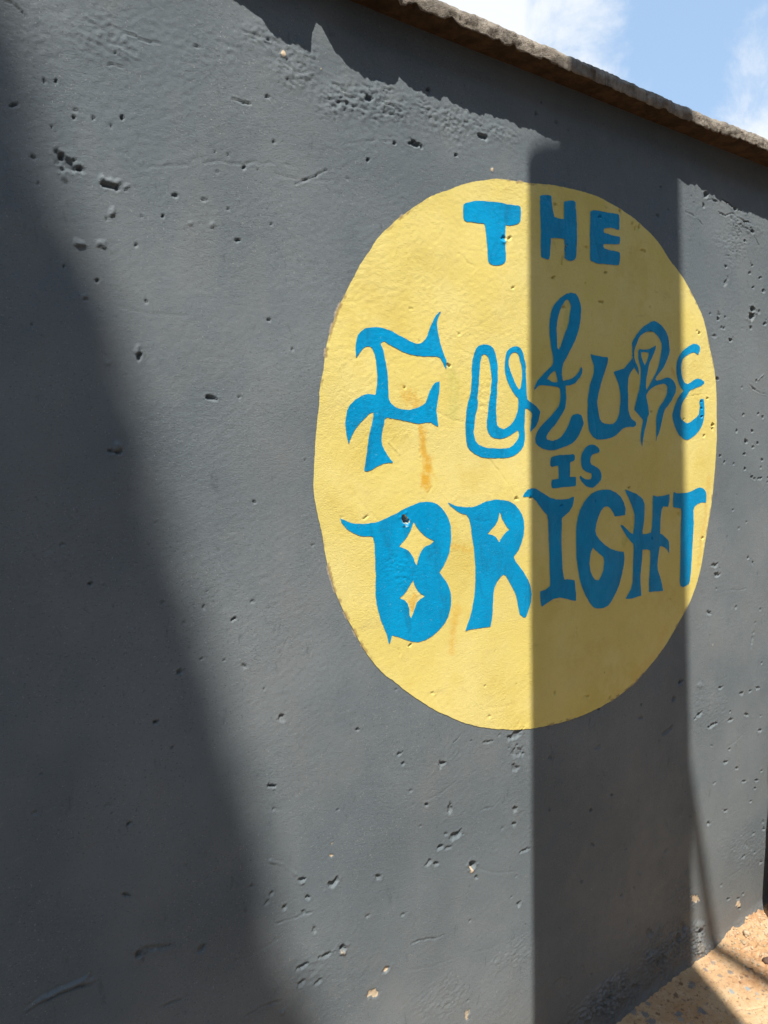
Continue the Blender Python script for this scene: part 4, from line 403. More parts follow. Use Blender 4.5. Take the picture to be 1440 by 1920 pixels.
def contour_mesh(xs, ys, f):
    """faces of the region f<0 on the tensor grid xs*ys; returns points (n,2) and polygons"""
    nx, ny = len(xs), len(ys)
    ins = f < 0
    c = ins[:-1, :-1].astype(int) + ins[1:, :-1] + ins[1:, 1:] + ins[:-1, 1:]
    pts, pid, polys = [], {}, []
    def node(i, j):
        k = (i, j)
        if k not in pid:
            pid[k] = len(pts); pts.append((xs[i], ys[j]))
        return pid[k]
    def cross(i0, j0, i1, j1):
        k = (i0, j0, i1, j1) if (i0, j0) < (i1, j1) else (i1, j1, i0, j0)
        if k not in pid:
            a, b = f[k[0], k[1]], f[k[2], k[3]]
            t = a / (a - b)
            pid[k] = len(pts)
            pts.append((xs[k[0]] + t * (xs[k[2]] - xs[k[0]]), ys[k[1]] + t * (ys[k[3]] - ys[k[1]])))
        return pid[k]
    for i, j in zip(*np.nonzero(c)):
        q = ((i, j), (i + 1, j), (i + 1, j + 1), (i, j + 1))
        if c[i, j] == 4:
            polys.append([node(*a) for a in q]); continue
        p = []
        for a, b in zip(q, q[1:] + q[:1]):
            if ins[a]: p.append(node(*a))
            if ins[a] != ins[b]: p.append(cross(*a, *b))
        if len(p) >= 3: polys.append(p)
    return np.array(pts), polys

# ---------------------------------------------------------------- relief of the plaster
def graded(a, b, s0, s1):
    out = [a]
    while out[-1] < b:
        t = (out[-1] - a) / (b - a)
        out.append(out[-1] + s0 + (s1 - s0) * t)
    return np.array(out)
WALL_TOP = 2.185
u_f = graded(0.02, 2.42, 0.0018, 0.0034)
z_f = np.linspace(-0.02, WALL_TOP + 0.004, 960)
UU, ZZ = u_f[:, None], z_f[None, :]
Ug, Zg = np.broadcast_arrays(UU, ZZ)

H = 0.0022 * perlin(UU * 2.1, ZZ * 2.1, 1) + 0.0011 * perlin(UU * 7.0, ZZ * 6.0, 2)
wa = perlin(UU * 2.4, ZZ * 2.4, 3) * 0.9
xr = UU * np.cos(0.5) + ZZ * np.sin(0.5); yr = -UU * np.sin(0.5) + ZZ * np.cos(0.5)
tro = perlin(xr * 34 + wa * 3, yr * 120 + wa * 6, 4)
grain = perlin(UU * 120 + wa, ZZ * 150, 5)
fine = perlin(UU * 210, ZZ * 230, 6)
patch = smooth(-0.35, 0.55, perlin(UU * 3.3, ZZ * 3.3, 7))
H = H + (0.00007 + 0.00008 * patch) * tro + (0.00010 + 0.00010 * patch) * grain + 0.00009 * fine
up = smooth(1.2, 2.1, Zg)
H = H + up * 0.00012 * grain + up * 0.00010 * perlin(UU * 75, ZZ * 90, 8)
MK = np.zeros(H.shape + (4,), np.float32); MK[..., 3] = 1

def window(u0, u1, z0, z1):
    return (slice(max(0, np.searchsorted(u_f, u0)), np.searchsorted(u_f, u1) + 1),
            slice(max(0, np.searchsorted(z_f, z0)), np.searchsorted(z_f, z1) + 1))

for u, z, a0, a1, b0, b1, amp in ROUGH:
    ru = math.hypot(a0, b0) * 1.5 + .02; rz = math.hypot(a1, b1) * 1.5 + .02
    w = window(u - ru, u + ru, z - rz, z + rz)
    x, y = Ug[w], Zg[w]
    if x.size == 0: continue
    det = a0 * b1 - a1 * b0
    p = ((x - u) * b1 - (y - z) * b0) / det; q = (-(x - u) * a1 + (y - z) * a0) / det
    r = np.hypot(p, q) + 0.35 * perlin(x * 18, y * 18, 9)
    m = smooth(1.15, 0.25, r)
    rid = 1 - np.abs(perlin(x * 42, y * 70, 10)) * 2.2
    rid2 = 1 - np.abs(perlin(x * 52 + perlin(x * 14, y * 14, 29), y * 150, 11)) * 2.2
    pores = smooth(0.38, 0.62, perlin(x * 95, y * 110, 12))
    rid3 = 1 - np.abs(perlin(x * 95 + perlin(x * 20, y * 20, 22), y * 230, 23)) * 2.2
    pores = smooth(0.42, 0.62, perlin(x * 150, y * 190, 12)) * smooth(-.1, .4, perlin(x * 22, y * 22, 24))
    H[w] += m * amp * (0.22 * rid + 0.30 * rid2 + .26 * rid3 + 0.20 * perlin(x * 140, y * 160, 13) + .18 * perlin(x * 230, y * 240, 18) - 0.65 * pores)

foot = smooth(.045, 0.0, ZZ + .012 * perlin(UU * 12, UU * 0 + .5, 19))
H = H + foot ** 2 * (.005 + .0018 * perlin(UU * 25, ZZ * 40, 20) + .002 * perlin(UU * 80, ZZ * 90, 21))
for pts, wd, dp in SCRATCHES:
    us = [p[0] for p in pts]; zs = [p[1] for p in pts]
    w = window(min(us) - .02, max(us) + .02, min(zs) - .02, max(zs) + .02)
    x, y = Ug[w], Zg[w]
    if x.size == 0: continue
    wd = wd * (.62 if dp > 0 else .8)
    d = line_dist(x + 0.003 * perlin(x * 45, y * 45, 14) + 0.0012 * perlin(x * 150, y * 150, 25), y + 0.003 * perlin(x * 45, y * 45, 15) + 0.0012 * perlin(x * 150, y * 150, 26), pts)
    H[w] -= 1.25 * dp * np.exp(-(d / (wd * .75)) ** 2) * np.clip(0.65 + 1.1 * perlin(x * 38, y * 38, 16), 0, 1.3)
    H[w] += 0.2 * dp * np.exp(-((d - wd * 1.7) / (wd * .7)) ** 2)

r5 = np.random.default_rng(31)
for _ in range(90):                                       # faint scratches left by passers-by
    u0, z0 = r5.uniform(.05, 2.1), r5.uniform(.1, 1.9); t = r5.choice([r5.uniform(-.9, .2), r5.uniform(1.2, 1.9)]); L = r5.uniform(.02, .12)
    pts = [(u0, z0), (u0 + L * .5 * math.cos(t), z0 + L * .5 * math.sin(t)), (u0 + L * math.cos(t + .1), z0 + L * math.sin(t + .1))]
    w = window(min(p[0] for p in pts) - .01, max(p[0] for p in pts) + .01, min(p[1] for p in pts) - .01, max(p[1] for p in pts) + .01)
    x, y = Ug[w], Zg[w]
    if x.size: H[w] -= r5.uniform(.0002, .0006) * np.exp(-(line_dist(x, y, pts) / .0016) ** 2)

def dent(u, z, a0, a1, b0, b1, dep, bare, seed=17):
    det = a0 * b1 - a1 * b0
    if abs(det) < 1e-12: return
    ru = math.hypot(a0, b0) * 1.6 + .004; rz = math.hypot(a1, b1) * 1.6 + .004
    w = window(u - ru, u + ru, z - rz, z + rz)
    x, y = Ug[w], Zg[w]
    if x.size == 0: return
    p = ((x - u) * b1 - (y - z) * b0) / det; q = (-(x - u) * a1 + (y - z) * a0) / det
    r = np.hypot(p, q) * (1 + 0.55 * perlin(x * 120, y * 120, seed)) + 0.30 * perlin(x * 210, y * 210, seed + 1)
    if dep > 0:
        H[w] -= 1.1 * dep * smooth(1.08, 0.62, r)
        H[w] += 0.16 * dep * np.exp(-((r - 1.3) / 0.22) ** 2)
    else:
        H[w] -= .62 * dep * np.clip(1.15 - r * r, 0, 1) ** 0.7 * (1 + .5 * perlin(x * 150, y * 150, seed + 2))
    if bare: MK[w][..., 0] = np.maximum(MK[w][..., 0], bare * smooth(1.1, 0.6, r))
for P in PITS: dent(*P)
# pin holes scattered where the photograph shows them: thick at the far right, sparse elsewhere
r2 = np.random.default_rng(21)
def holes(n, u0, u1, z0, z1, s0, s1, dmin, dmax, el=1.6):
    for _ in range(n):
        u, z = r2.uniform(u0, u1), r2.uniform(z0, z1)
        s = r2.uniform(s0, s1); t = r2.uniform(-.9, .3); k = r2.uniform(1, el)
        dent(u, z, s * k * math.cos(t), -s * k * math.sin(t) * -1, -s * math.sin(t), s * math.cos(t), r2.uniform(dmin, dmax), 0)
holes(25, 1.84, 2.10, 1.33, 1.62, .0022, .0048, .003, .006)
holes(10, 1.80, 2.10, 1.60, 2.00, .0022, .0050, .002, .005)
holes(16, 1.80, 2.15, 0.85, 1.33, .0020, .0042, .002, .004)
holes(22, 1.76, 2.20, 0.10, 0.85, .0022, .0055, .0015, .004, 2.6)
holes(22, 1.15, 1.72, 0.05, 0.85, .0018, .0040, .0012, .003, 2.4)
holes(22, 0.40, 1.10, 0.25, 0.95, .0014, .0030, .0012, .003, 2.2)
holes(20, 0.08, 0.60, 1.10, 2.05, .0012, .0026, .0012, .003, 2.0)
holes(16, 0.10, 0.55, 0.70, 1.30, .0012, .0026, .0010, .002, 2.0)
holes(22, 0.60, 1.72, 0.95, 1.95, .0014, .0026, .0010, .0022, 1.8)
holes(22, 1.10, 1.85, 1.70, 2.15, .0018, .0036, .0015, .0035, 2.4)
# light chips
for _ in range(26):
    s = r2.uniform(.0012, .0028); u, z = r2.uniform(1.2, 2.15), r2.uniform(.05, 1.0)
    dent(u, z, s, 0, 0, s * 1.3, -.0012, r2.uniform(.3, .8))

def sample(A, x, y):
    fu = np.interp(x, u_f, np.arange(len(u_f))); fz = np.interp(y, z_f, np.arange(len(z_f)))
    i = np.clip(fu.astype(int), 0, len(u_f) - 2); j = np.clip(fz.astype(int), 0, len(z_f) - 2)
    a, b = fu - i, fz - j
    if A.ndim == 3: a, b = a[:, None], b[:, None]
    return A[i, j] * (1 - a) * (1 - b) + A[i + 1, j] * a * (1 - b) + A[i + 1, j + 1] * a * b + A[i, j + 1] * (1 - a) * b

# ---------------------------------------------------------------- the boundary wall
wall = empty('boundary_wall', (1.1, 0, 0), 'charcoal painted boundary wall with a yellow oval slogan and cement coping', 'wall')
wall['kind'] = 'thing'
WOFF = np.array([1.1, 0, 0])

def soften(poly):
    p = np.array(poly); q = np.roll(p, -1, 0)
    return np.stack([p * .78 + q * .22, p * .22 + q * .78], 1).reshape(-1, 2)
OVAL = soften(OVAL)
wob = 0.0011 * perlin(UU * 30, ZZ * 30, 30) + 0.0006 * perlin(UU * 110, ZZ * 110, 31)
f_oval = np.full(H.shape, 1.0)
_o = np.array(OVAL)
ow = window(_o[:, 0].min() - .03, _o[:, 0].max() + .03, _o[:, 1].min() - .03, _o[:, 1].max() + .03)
f_oval[ow] = poly_sdf(Ug[ow], Zg[ow], OVAL)
f_oval = f_oval + wob

rim = smooth(.0065, .0012, f_oval) * (f_oval > -.004) * smooth(.02, .30, perlin(UU * 5.5, ZZ * 5.5, 27)) * smooth(-.35, .25, perlin(UU * 60, ZZ * 60, 28))
MK[..., 0] = np.maximum(MK[..., 0], .62 * rim)
u_l = np.concatenate([np.linspace(-6, -.5, 12), np.linspace(-.4, 0.0, 21)])
u_r = np.concatenate([np.linspace(2.44, 3.2, 20), np.linspace(3.4, 14, 40)])
u_all = np.concatenate([u_l, u_f, u_r])
nu, nz = len(u_all), len(z_f)
Hall = np.zeros((nu, nz)); Hall[len(u_l):len(u_l) + len(u_f)] = H
Hall[:len(u_l)] = 0.0015 * perlin(u_l[:, None] * 2.1, ZZ * 2.1, 1)
Hall[len(u_l) + len(u_f):] = 0.0015 * perlin(u_r[:, None] * 2.1, ZZ * 2.1, 1)
MKall = np.zeros((nu, nz, 4), np.float32); MKall[..., 3] = 1
MKall[len(u_l):len(u_l) + len(u_f)] = MK
fall = np.full((nu, nz), 1.0); fall[len(u_l):len(u_l) + len(u_f)] = f_oval
V = np.stack(np.broadcast_arrays(u_all[:, None], -Hall, ZZ), -1).reshape(-1, 3) - WOFF
ii, jj = np.meshgrid(np.arange(nu - 1), np.arange(nz - 1), indexing='ij')
a = (ii * nz + jj); quads = np.stack([a, a + nz, a + nz + 1, a + 1], -1)
deep = fall < -0.008
hid = deep[:-1, :-1] & deep[1:, :-1] & deep[1:, 1:] & deep[:-1, 1:]
quads = quads[~hid].reshape(-1, 4)
used = np.zeros(len(V), bool); used[quads.ravel()] = True
remap = np.cumsum(used) - 1
mesh_obj('wall_face', V[used], remap[quads], MAT_WALL, wall, MKall.reshape(-1, 4)[used])
# the body of the wall behind the rendered face
bm = bmesh.new()
bmesh.ops.create_cube(bm, size=1.0)
for v in bm.verts:
    v.co = Vector((4.0 - 1.1 + v.co.x * 20, 0.12 + v.co.y * 0.19, 1.08 + v.co.z * 2.19))
me = bpy.data.meshes.new('wall_core'); bm.to_mesh(me); bm.free(); me.materials.append(MAT_WALL)
link(bpy.data.objects.new('wall_core', me), wall)

# yellow oval
xs = u_f[ow[0]]; ys = z_f[ow[1]]
pts, polys = contour_mesh(xs, ys, f_oval[ow])
hh = sample(H, pts[:, 0], pts[:, 1]) + 0.0009
mk = sample(MK, pts[:, 0], pts[:, 1])
for pl, wd, s, k in STAINS:
    if len(pl) < 2: continue
    d = line_dist(pts[:, 0] + .005 * perlin(pts[:, 0] * 60, pts[:, 1] * 30, 40) + .002 * perlin(pts[:, 0] * 200, pts[:, 1] * 120, 41), pts[:, 1] + .006 * perlin(pts[:, 0] * 150, pts[:, 1] * 40, 42), pl) * (1 + .5 * perlin(pts[:, 0] * 90, pts[:, 1] * 60, 43))
    mk[:, 1 + k] = np.maximum(mk[:, 1 + k], min(1, s * 1.25) * smooth(wd * 1.3, wd * .2, d))
oval = mesh_obj('painted_oval', np.stack([pts[:, 0], -hh, pts[:, 1]], -1) - WOFF, polys, MAT_YELLOW, wall, mk)
oval['label'] = 'pale yellow painted oval on the dark wall'

# blue letters
for lab, outer, hs in LETTERS:
    o = np.array(outer)
    lo, hi = o.min(0) - .006, o.max(0) + .006
    st = 0.0016
    xs = np.arange(lo[0], hi[0], st); ys = np.arange(lo[1], hi[1], st)
    X, Y = np.meshgrid(xs, ys, indexing='ij')
    f = poly_sdf(X, Y, outer)
    for h in hs: f = np.maximum(f, -poly_sdf(X, Y, h))
    f = f + 0.0006 * perlin(X * 55, Y * 55, 50) + 0.0004 * perlin(X * 170, Y * 170, 51) + 1e-7
    pts, polys = contour_mesh(xs, ys, f)
    hh = sample(H, pts[:, 0], pts[:, 1]) + 0.0016
    mk = sample(MK, pts[:, 0], pts[:, 1])
    l = mesh_obj('letter', np.stack([pts[:, 0], -hh, pts[:, 1]], -1) - WOFF, polys, MAT_BLUE, oval, mk)
    l['label'] = 'blue painted ' + lab

# ---------------------------------------------------------------- coping of rough cement along the top
OU = [-6, .30, .40, .475, .515, .55, .575, .588, .600, .612, .628, .645, .67, .745, .757, .772, .83, .95, 1.2, 1.62, 1.68, 1.74, 1.86, 2.03, 2.3, 14]
OO = [.05, .050, .028, .031, .048, .050, .050, .036, .0275, .0262, .042, .047, .053, .0515, .0440, .0490, .0505, .0512, .0530, .0530, .0525, .0580, .0640, .0680, .066, .06]
cu = np.concatenate([np.linspace(-6, 0, 60), np.arange(0.01, 2.6, 0.0028), np.linspace(2.62, 14, 160)])
over = np.interp(cu, OU, OO) + 0.0019 * fbm(cu * 30, cu * 0 + .3, 4, 60, .6)
base = [(0.24, 2.184), (0.10, 2.184), (0.012, 2.184)]
sec = []
for k in range(9): sec.append(('under', k / 9.0))
for k in range(10): sec.append(('front', k / 9.0))
for k in range(5): sec.append(('top', (k + 1) / 5.0))
zt = 2.2125 + 0.0018 * fbm(cu * 9, cu * 0 + 5.1, 3, 61) + 0.0012 * perlin(cu * 70, cu * 0 + 1.7, 62)
bite = np.maximum(0, fbm(cu * 26, cu * 0 + 2.2, 4, 63) - 0.12) * 0.010
rows = []
for y0, z0 in base: rows.append(np.stack([cu, np.full_like(cu, y0), np.full_like(cu, z0)], -1))
for kind, t in sec:
    if kind == 'under':
        y = 0.010 - (over + 0.006) * t ; z = 2.1845 + 0 * cu
        n = 0.0016 * perlin(cu * 60, y * 60 + 3, 64) * min(1, t * 3)
        z = z - .006 * t + n + bite * t ** 6 - 0.0005
    elif kind == 'front':
        zb = 2.1785 + bite
        z = zb + (zt - 0.003 - zb) * t
        bul = math.sin(math.pi * t) * 0.002
        y = -over - bul + 0.0022 * fbm(cu * 40, z * 70, 4, 65, .65) * (0.5 + 0.5 * math.sin(math.pi * max(t, .15))) + 0.0035 * max(0, t - .7) / .3
    else:
        y = -over + 0.0045 + (over + 0.13) * t ** 1.6; z = zt + 0.004 * min(1, t * 1.5) + 0.001 * perlin(cu * 50, y * 50, 66)
    rows.append(np.stack([cu, y, z], -1))
rows.append(np.stack([cu, np.full_like(cu, .24), np.full_like(cu, 2.216)], -1))
CV = np.stack(rows, 0); m, n = CV.shape[:2]
ii, jj = np.meshgrid(np.arange(m - 1), np.arange(n - 1), indexing='ij')
a = ii * n + jj
cop = mesh_obj('coping', CV.reshape(-1, 3) - WOFF, np.stack([a, a + n, a + n + 1, a + 1], -1).reshape(-1, 4), MAT_COPING, wall)
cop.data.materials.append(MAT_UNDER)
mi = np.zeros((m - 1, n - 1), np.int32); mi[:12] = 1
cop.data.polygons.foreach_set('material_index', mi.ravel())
cop['label'] = 'ragged brown cement coping along the top of the wall'

# ---------------------------------------------------------------- ground
gx = np.concatenate([-np.geomspace(300, 1.0, 26) + .9, np.linspace(.0, 1.1, 24)[1:], np.arange(1.103, 2.45, .0026), np.linspace(2.46, 3.2, 20), np.geomspace(3.4, 300, 26)])
gx = np.unique(gx)
gy = np.concatenate([-np.geomspace(300, 1.0, 24), np.linspace(-.9, -.42, 12), np.arange(-.40, .012, .0026), np.array([.05, .2, .4, 1.0]), np.geomspace(2, 300, 20)])
gy = np.unique(gy)
GX, GY = np.meshgrid(gx, gy, indexing='ij')
near = smooth(.0, .35, 1.0 - np.maximum(np.abs(GX - 1.75) - .75, np.abs(GY + .2) - .25))
near = (np.abs(GX - 1.76) < .72) & (GY > -.46) & (GY < .02)
near = near.astype(float)
dist = np.maximum(0, -GY)
rg = smooth(1.80, 1.95, GX + 0.3 * np.minimum(dist, .3) + .05 * perlin(GX * 8, GY * 8, 70))
GZ = 0.0014 * fbm(GX * 14, GY * 14, 4, 71) + 0.0008 * fbm(GX * 70, GY * 70, 2, 72) - .0025 * smooth(.45, .65, perlin(GX * 60, GY * 60, 77))
GZ = GZ + rg * (0.004 * fbm(GX * 22, GY * 30, 4, 73, .55) + 0.0035 * (1 - np.abs(perlin(GX * 45 + perlin(GX * 9, GY * 9, 79), GY * 70, 74)) * 2) + .002)
fil = np.exp(-dist / .016) * (.004 + .008 * rg) * (1 + (.1 + .5 * rg) * perlin(GX * 14, GY * 30, 75) + (.05 + .2 * rg) * perlin(GX * 60, GY * 60, 76)) + np.exp(-dist / .004) * .003
GZ = (GZ + fil) * near
d = line_dist(GX, GY, [(1.690, -.170), (1.735, -.192), (1.80, -.205)])
GZ = GZ - .003 * np.exp(-(d / .0022) ** 2)
GM = np.zeros(GX.shape + (4,), np.float32); GM[..., 3] = 1
r3 = np.random.default_rng(8)
def splat(x, y, r, ch, s=1.0):
    el, t = r3.uniform(1, 1.7), r3.uniform(0, 3.14)
    w = (slice(np.searchsorted(gx, x - 2 * r), np.searchsorted(gx, x + 2 * r) + 1), slice(np.searchsorted(gy, y - 2 * r), np.searchsorted(gy, y + 2 * r) + 1))
    X, Y = GX[w], GY[w]
    if X.size == 0: return
    p = ((X - x) * math.cos(t) + (Y - y) * math.sin(t)) / el; q = -(X - x) * math.sin(t) + (Y - y) * math.cos(t)
    rr = np.hypot(p, q) / r * (1 + .4 * perlin(X * 130, Y * 130, 80)) + .22 * perlin(X * 320, Y * 320, 81)
    GM[w][..., ch] = np.maximum(GM[w][..., ch], s * smooth(1.05, .75, rr))
for x, y, r, ch, s in GSPLATS: splat(x, y, r * .8, ch, s)
for _ in range(620): splat(r3.uniform(1.2, 2.0), -r3.uniform(.004, .38), .0009 + .0028 * r3.random() ** 3, r3.choice([0, 2, 1], p=[.35, .58, .07]), r3.uniform(.4, .9))
NX, NY = len(gx), len(gy)
ii, jj = np.meshgrid(np.arange(NX - 1), np.arange(NY - 1), indexing='ij')
a = ii * NY + jj
ground = mesh_obj('ground', np.stack([GX, GY, GZ], -1).reshape(-1, 3), np.stack([a, a + NY, a + NY + 1, a + 1], -1).reshape(-1, 4), MAT_GROUND, None, GM.reshape(-1, 4))
tag(ground, 'orange earth floor with paint spots at the foot of the wall', None, None, 'structure')

# ---------------------------------------------------------------- stones on the ground
def pebble_mesh(name, seed, mat, sx, sy, sz):
    bm = bmesh.new(); bmesh.ops.create_icosphere(bm, subdivisions=3, radius=1.0)
    rr = np.random.default_rng(seed); k = rr.normal(size=(7, 3)); k /= np.linalg.norm(k, axis=1)[:, None]; h = rr.uniform(.62, .95, 7)
    for v in bm.verts:
        c = np.array(v.co)
        for kk, hh_ in zip(k, h):
            t = c @ kk
            if t > hh_: c = c - kk * (t - hh_) * .85
        v.co = Vector((c[0] * sx, c[1] * sy, c[2] * sz))
    for f in bm.faces: f.smooth = True
    me = bpy.data.meshes.new(name); bm.to_mesh(me); bm.free(); me.materials.append(mat)
    return me
def ground_z(x, y):
    i = min(max(np.searchsorted(gx, x), 1), NX - 1); j = min(max(np.searchsorted(gy, y), 1), NY - 1)
    return float(GZ[i, j])
for lab, x, y, s, mat, seed in (
        ('flat pale stone chip on the orange earth near the wall foot', 1.918, -.044, (.010, .007, .0035), MAT_STONE, 1),
        ('dark brown pebble lying on sunlit earth at the right edge', 1.900, -.120, (.013, .011, .010), MAT_DARKSTONE, 2),
        ('rounded tan lump of earth beside the wall base', 1.960, -.030, (.012, .009, .008), MAT_STONE, 3)):
    o = bpy.data.objects.new('pebble', pebble_mesh('pebble', seed, mat, *s)); link(o)
    o.location = (x, y, ground_z(x, y) + s[2] * .45); o.rotation_euler = (0, 0, seed * 1.3)
    tag(o, lab, 'pebble')
gv, gf = [], []
pm = [pebble_mesh('grit_source', 20 + k, MAT_STONE, 1, .8, .6) for k in range(3)]
bmg = bmesh.new()
for k in range(120):
    x, y = r3.uniform(1.82, 2.12), -abs(r3.normal(0, .07)) - .004
    s = r3.uniform(.0016, .0048)
    b2 = bmesh.new(); bmesh.ops.create_icosphere(b2, subdivisions=1, radius=1.0)
    for v in b2.verts:
        j = 1 + r3.uniform(-.25, .2)
        v.co = Vector((v.co.x * s * j * 1.2, v.co.y * s * j, v.co.z * s * j * .7)) + Vector((x, y, ground_z(x, y) + s * .3))
    t_ = bpy.data.meshes.new('t'); b2.to_mesh(t_); b2.free(); bmg.from_mesh(t_); bpy.data.meshes.remove(t_)
for p_ in pm: bpy.data.meshes.remove(p_)
me = bpy.data.meshes.new('grit'); bmg.to_mesh(me); bmg.free(); me.materials.append(MAT_STONE)
tag(link(bpy.data.objects.new('grit', me)), 'loose grit and crumbs on the earth by the wall', None, None, 'stuff')

# ---------------------------------------------------------------- black plastic drum against the wall at the right
drum = empty('drum', (2.178, -.162, 0.004), 'black plastic drum standing on the earth against the wall at the right edge', 'drum')
def lathe(name, prof, mat, parent, na=72):
    v, f = [], []
    for r, z in prof:
        for i in range(na):
            t = 2 * math.pi * i / na
            v.append((r * math.cos(t), r * math.sin(t), z))
    for k in range(len(prof) - 1):
        for i in range(na):
            f.append([k * na + i, k * na + (i + 1) % na, (k + 1) * na + (i + 1) % na, (k + 1) * na + i])
    f.append(list(range(na))[::-1]); f.append([(len(prof) - 1) * na + i for i in range(na)])
    return mesh_obj(name, v, f, mat, parent)
lathe('drum_body', [(.105, .0), (.122, .002), (.136, .010), (.1435, .024), (.146, .045), (.1450, .09), (.1425, .17), (.139, .25), (.1345, .33), (.130, .40),
      (.1305, .405), (.132, .412), (.132, .422), (.1285, .428), (.124, .52), (.119, .60), (.1185, .622)], MAT_DRUM, drum)
lathe('drum_lid', [(.116, .624), (.127, .626), (.129, .632), (.129, .652), (.125, .660), (.110, .662), (.100, .656), (.02, .656)], MAT_DRUM, drum)
lathe('drum_cap', [(.030, .657), (.032, .660), (.032, .678), (.028, .683), (.004, .684)], MAT_DRUM, drum, 32)

# ---------------------------------------------------------------- the things behind the camera that throw the shade
# unseen board, added and shaped so its edges draw the shade across the oval
shade_caster = empty('shade_board', (.49, -1.98, 0), 'tall grey board on a post, added unseen behind the viewer to cast shade', 'shade_caster')
K = 0.577
BU0, BU1, BN = .465, .515, 1.10
def shade_edge(z): return 1.7388 - 0.0549 * z           # right border of the board's shade on the wall
def back(zc):                                            # reach of the board away from the wall at height zc
    n = 1.8
    for _ in range(30): n = (shade_edge(zc - 2.04 * n) - BU1) / K
    return n
pv, pf = [], []
lv = [(1.65, BN), (2.6, BN), (3.6, BN), (4.264, BN), (4.342, BN + .026), (4.486, BN + .087), (4.637, BN + .156), (5.3, BN + .17), (6.3, BN + .18)]
for z, nf_ in lv:
    nb = back(z)
    for x, y in ((BU0, -nf_), (BU1, -nf_), (BU1, -nb), (BU0, -nb)): pv.append((x - .49, y + 1.98, z))
for k in range(len(lv) - 1):
    for i in range(4): pf.append([k * 4 + i, k * 4 + (i + 1) % 4, k * 4 + 4 + (i + 1) % 4, k * 4 + 4 + i])
pf.append([3, 2, 1, 0]); t = (len(lv) - 1) * 4; pf.append([t, t + 1, t + 2, t + 3])
mesh_obj('panel', pv, pf, MAT_BLOCKER, shade_caster, shade=False)

def tube(name, pts, radii, mat, parent, n=14):
    v, f = [], []
    pts = [Vector(p) for p in pts]
    for k, p in enumerate(pts):
        d = (pts[min(k + 1, len(pts) - 1)] - pts[max(k - 1, 0)]).normalized()
        a_ = d.orthogonal().normalized(); b_ = d.cross(a_)
        for i in range(n):
            t = 2 * math.pi * i / n
            v.append(p + (a_ * math.cos(t) + b_ * math.sin(t)) * radii[k])
    for k in range(len(pts) - 1):
        for i in range(n): f.append([k * n + i, k * n + (i + 1) % n, (k + 1) * n + (i + 1) % n, (k + 1) * n + i])
    f.append(list(range(n))[::-1]); f.append([(len(pts) - 1) * n + i for i in range(n)])
    return mesh_obj(name, [tuple(x) for x in v], f, mat, parent)

tube('post', [(-.09, .13, -.3), (-.09, .13, 3.0), (-.09, .13, 6.2)], [.04, .04, .04], MAT_POLE, shade_caster)
for z in (2.2, 4.0, 5.8):
    tube('bracket', [(-.085, .13, z), (-.027, .13, z)], [.014, .014], MAT_POLE, shade_caster, 8)

# leaning timber pole: the thin soft stripe right of the board's shade
pole = empty('leaning_pole', (1.690, -3.2, 0), 'thin grey timber pole leaning over the yard', 'pole')
tube('pole_shaft', [(0, 0, -.3), (-.26 * 4, 0, 4), (-.26 * 7.9, 0, 7.9)], [.038, .030, .022], MAT_POLE, pole)

# house across the yard, unseen and added to block skylight from the wall
blocker_house = empty('blocker_house', (4.0, -4.7, 0), 'plain grey building added unseen across the yard to block skylight', 'blocker_house')
HX0, HX1, HT, HD = -7.2, 9.0, BLOCKER_HOUSE_H, 5.0
wins = [(-5.6, 1.0, 1.3, 1.2), (-1.6, 1.0, 1.3, 1.2), (4.6, 1.0, 1.3, 1.2)]
doors = [(1.3, 0.05, 1.0, 2.05)]
cut_x = sorted({HX0, HX1} | {w_[0] for w_ in wins + doors} | {w_[0] + w_[2] for w_ in wins + doors})
cut_z = sorted({-.2, HT} | {w_[1] for w_ in wins + doors} | {w_[1] + w_[3] for w_ in wins + doors})
hv, hf = [], []
def quad(*p):
    i0 = len(hv); hv.extend(p); hf.append((i0, i0 + 1, i0 + 2, i0 + 3))
for a_, b_ in zip(cut_x[:-1], cut_x[1:]):
    for c_, d_ in zip(cut_z[:-1], cut_z[1:]):
        mx, mz = (a_ + b_) / 2, (c_ + d_) / 2
        if any(w_[0] < mx < w_[0] + w_[2] and w_[1] < mz < w_[1] + w_[3] for w_ in wins + doors): continue
        quad((b_, 0, c_), (a_, 0, c_), (a_, 0, d_), (b_, 0, d_))
for x, z, w_, h_ in wins + doors:
    quad((x, 0, z), (x, -.15, z), (x, -.15, z + h_), (x, 0, z + h_)); quad((x + w_, -.15, z), (x + w_, 0, z), (x + w_, 0, z + h_), (x + w_, -.15, z + h_))
    quad((x, 0, z), (x + w_, 0, z), (x + w_, -.15, z), (x, -.15, z)); quad((x, -.15, z + h_), (x + w_, -.15, z + h_), (x + w_, 0, z + h_), (x, 0, z + h_))
quad((HX0, 0, -.2), (HX0, -HD, -.2), (HX0, -HD, HT), (HX0, 0, HT)); quad((HX1, -HD, -.2), (HX1, 0, -.2), (HX1, 0, HT), (HX1, -HD, HT))
quad((HX0, -HD, -.2), (HX1, -HD, -.2), (HX1, -HD, HT), (HX0, -HD, HT))
mesh_obj('blocker_house_wall', hv, hf, MAT_BLOCKER_HOUSE, blocker_house, shade=False)
def slab(name, x0, x1, y0, y1, z0, z1, mat, parent):
    v = [(x, y, z) for z in (z0, z1) for x, y in ((x0, y0), (x1, y0), (x1, y1), (x0, y1))]
    return mesh_obj(name, v, [(3, 2, 1, 0), (4, 5, 6, 7), (0, 1, 5, 4), (1, 2, 6, 5), (2, 3, 7, 6), (3, 0, 4, 7)], mat, parent, shade=False)
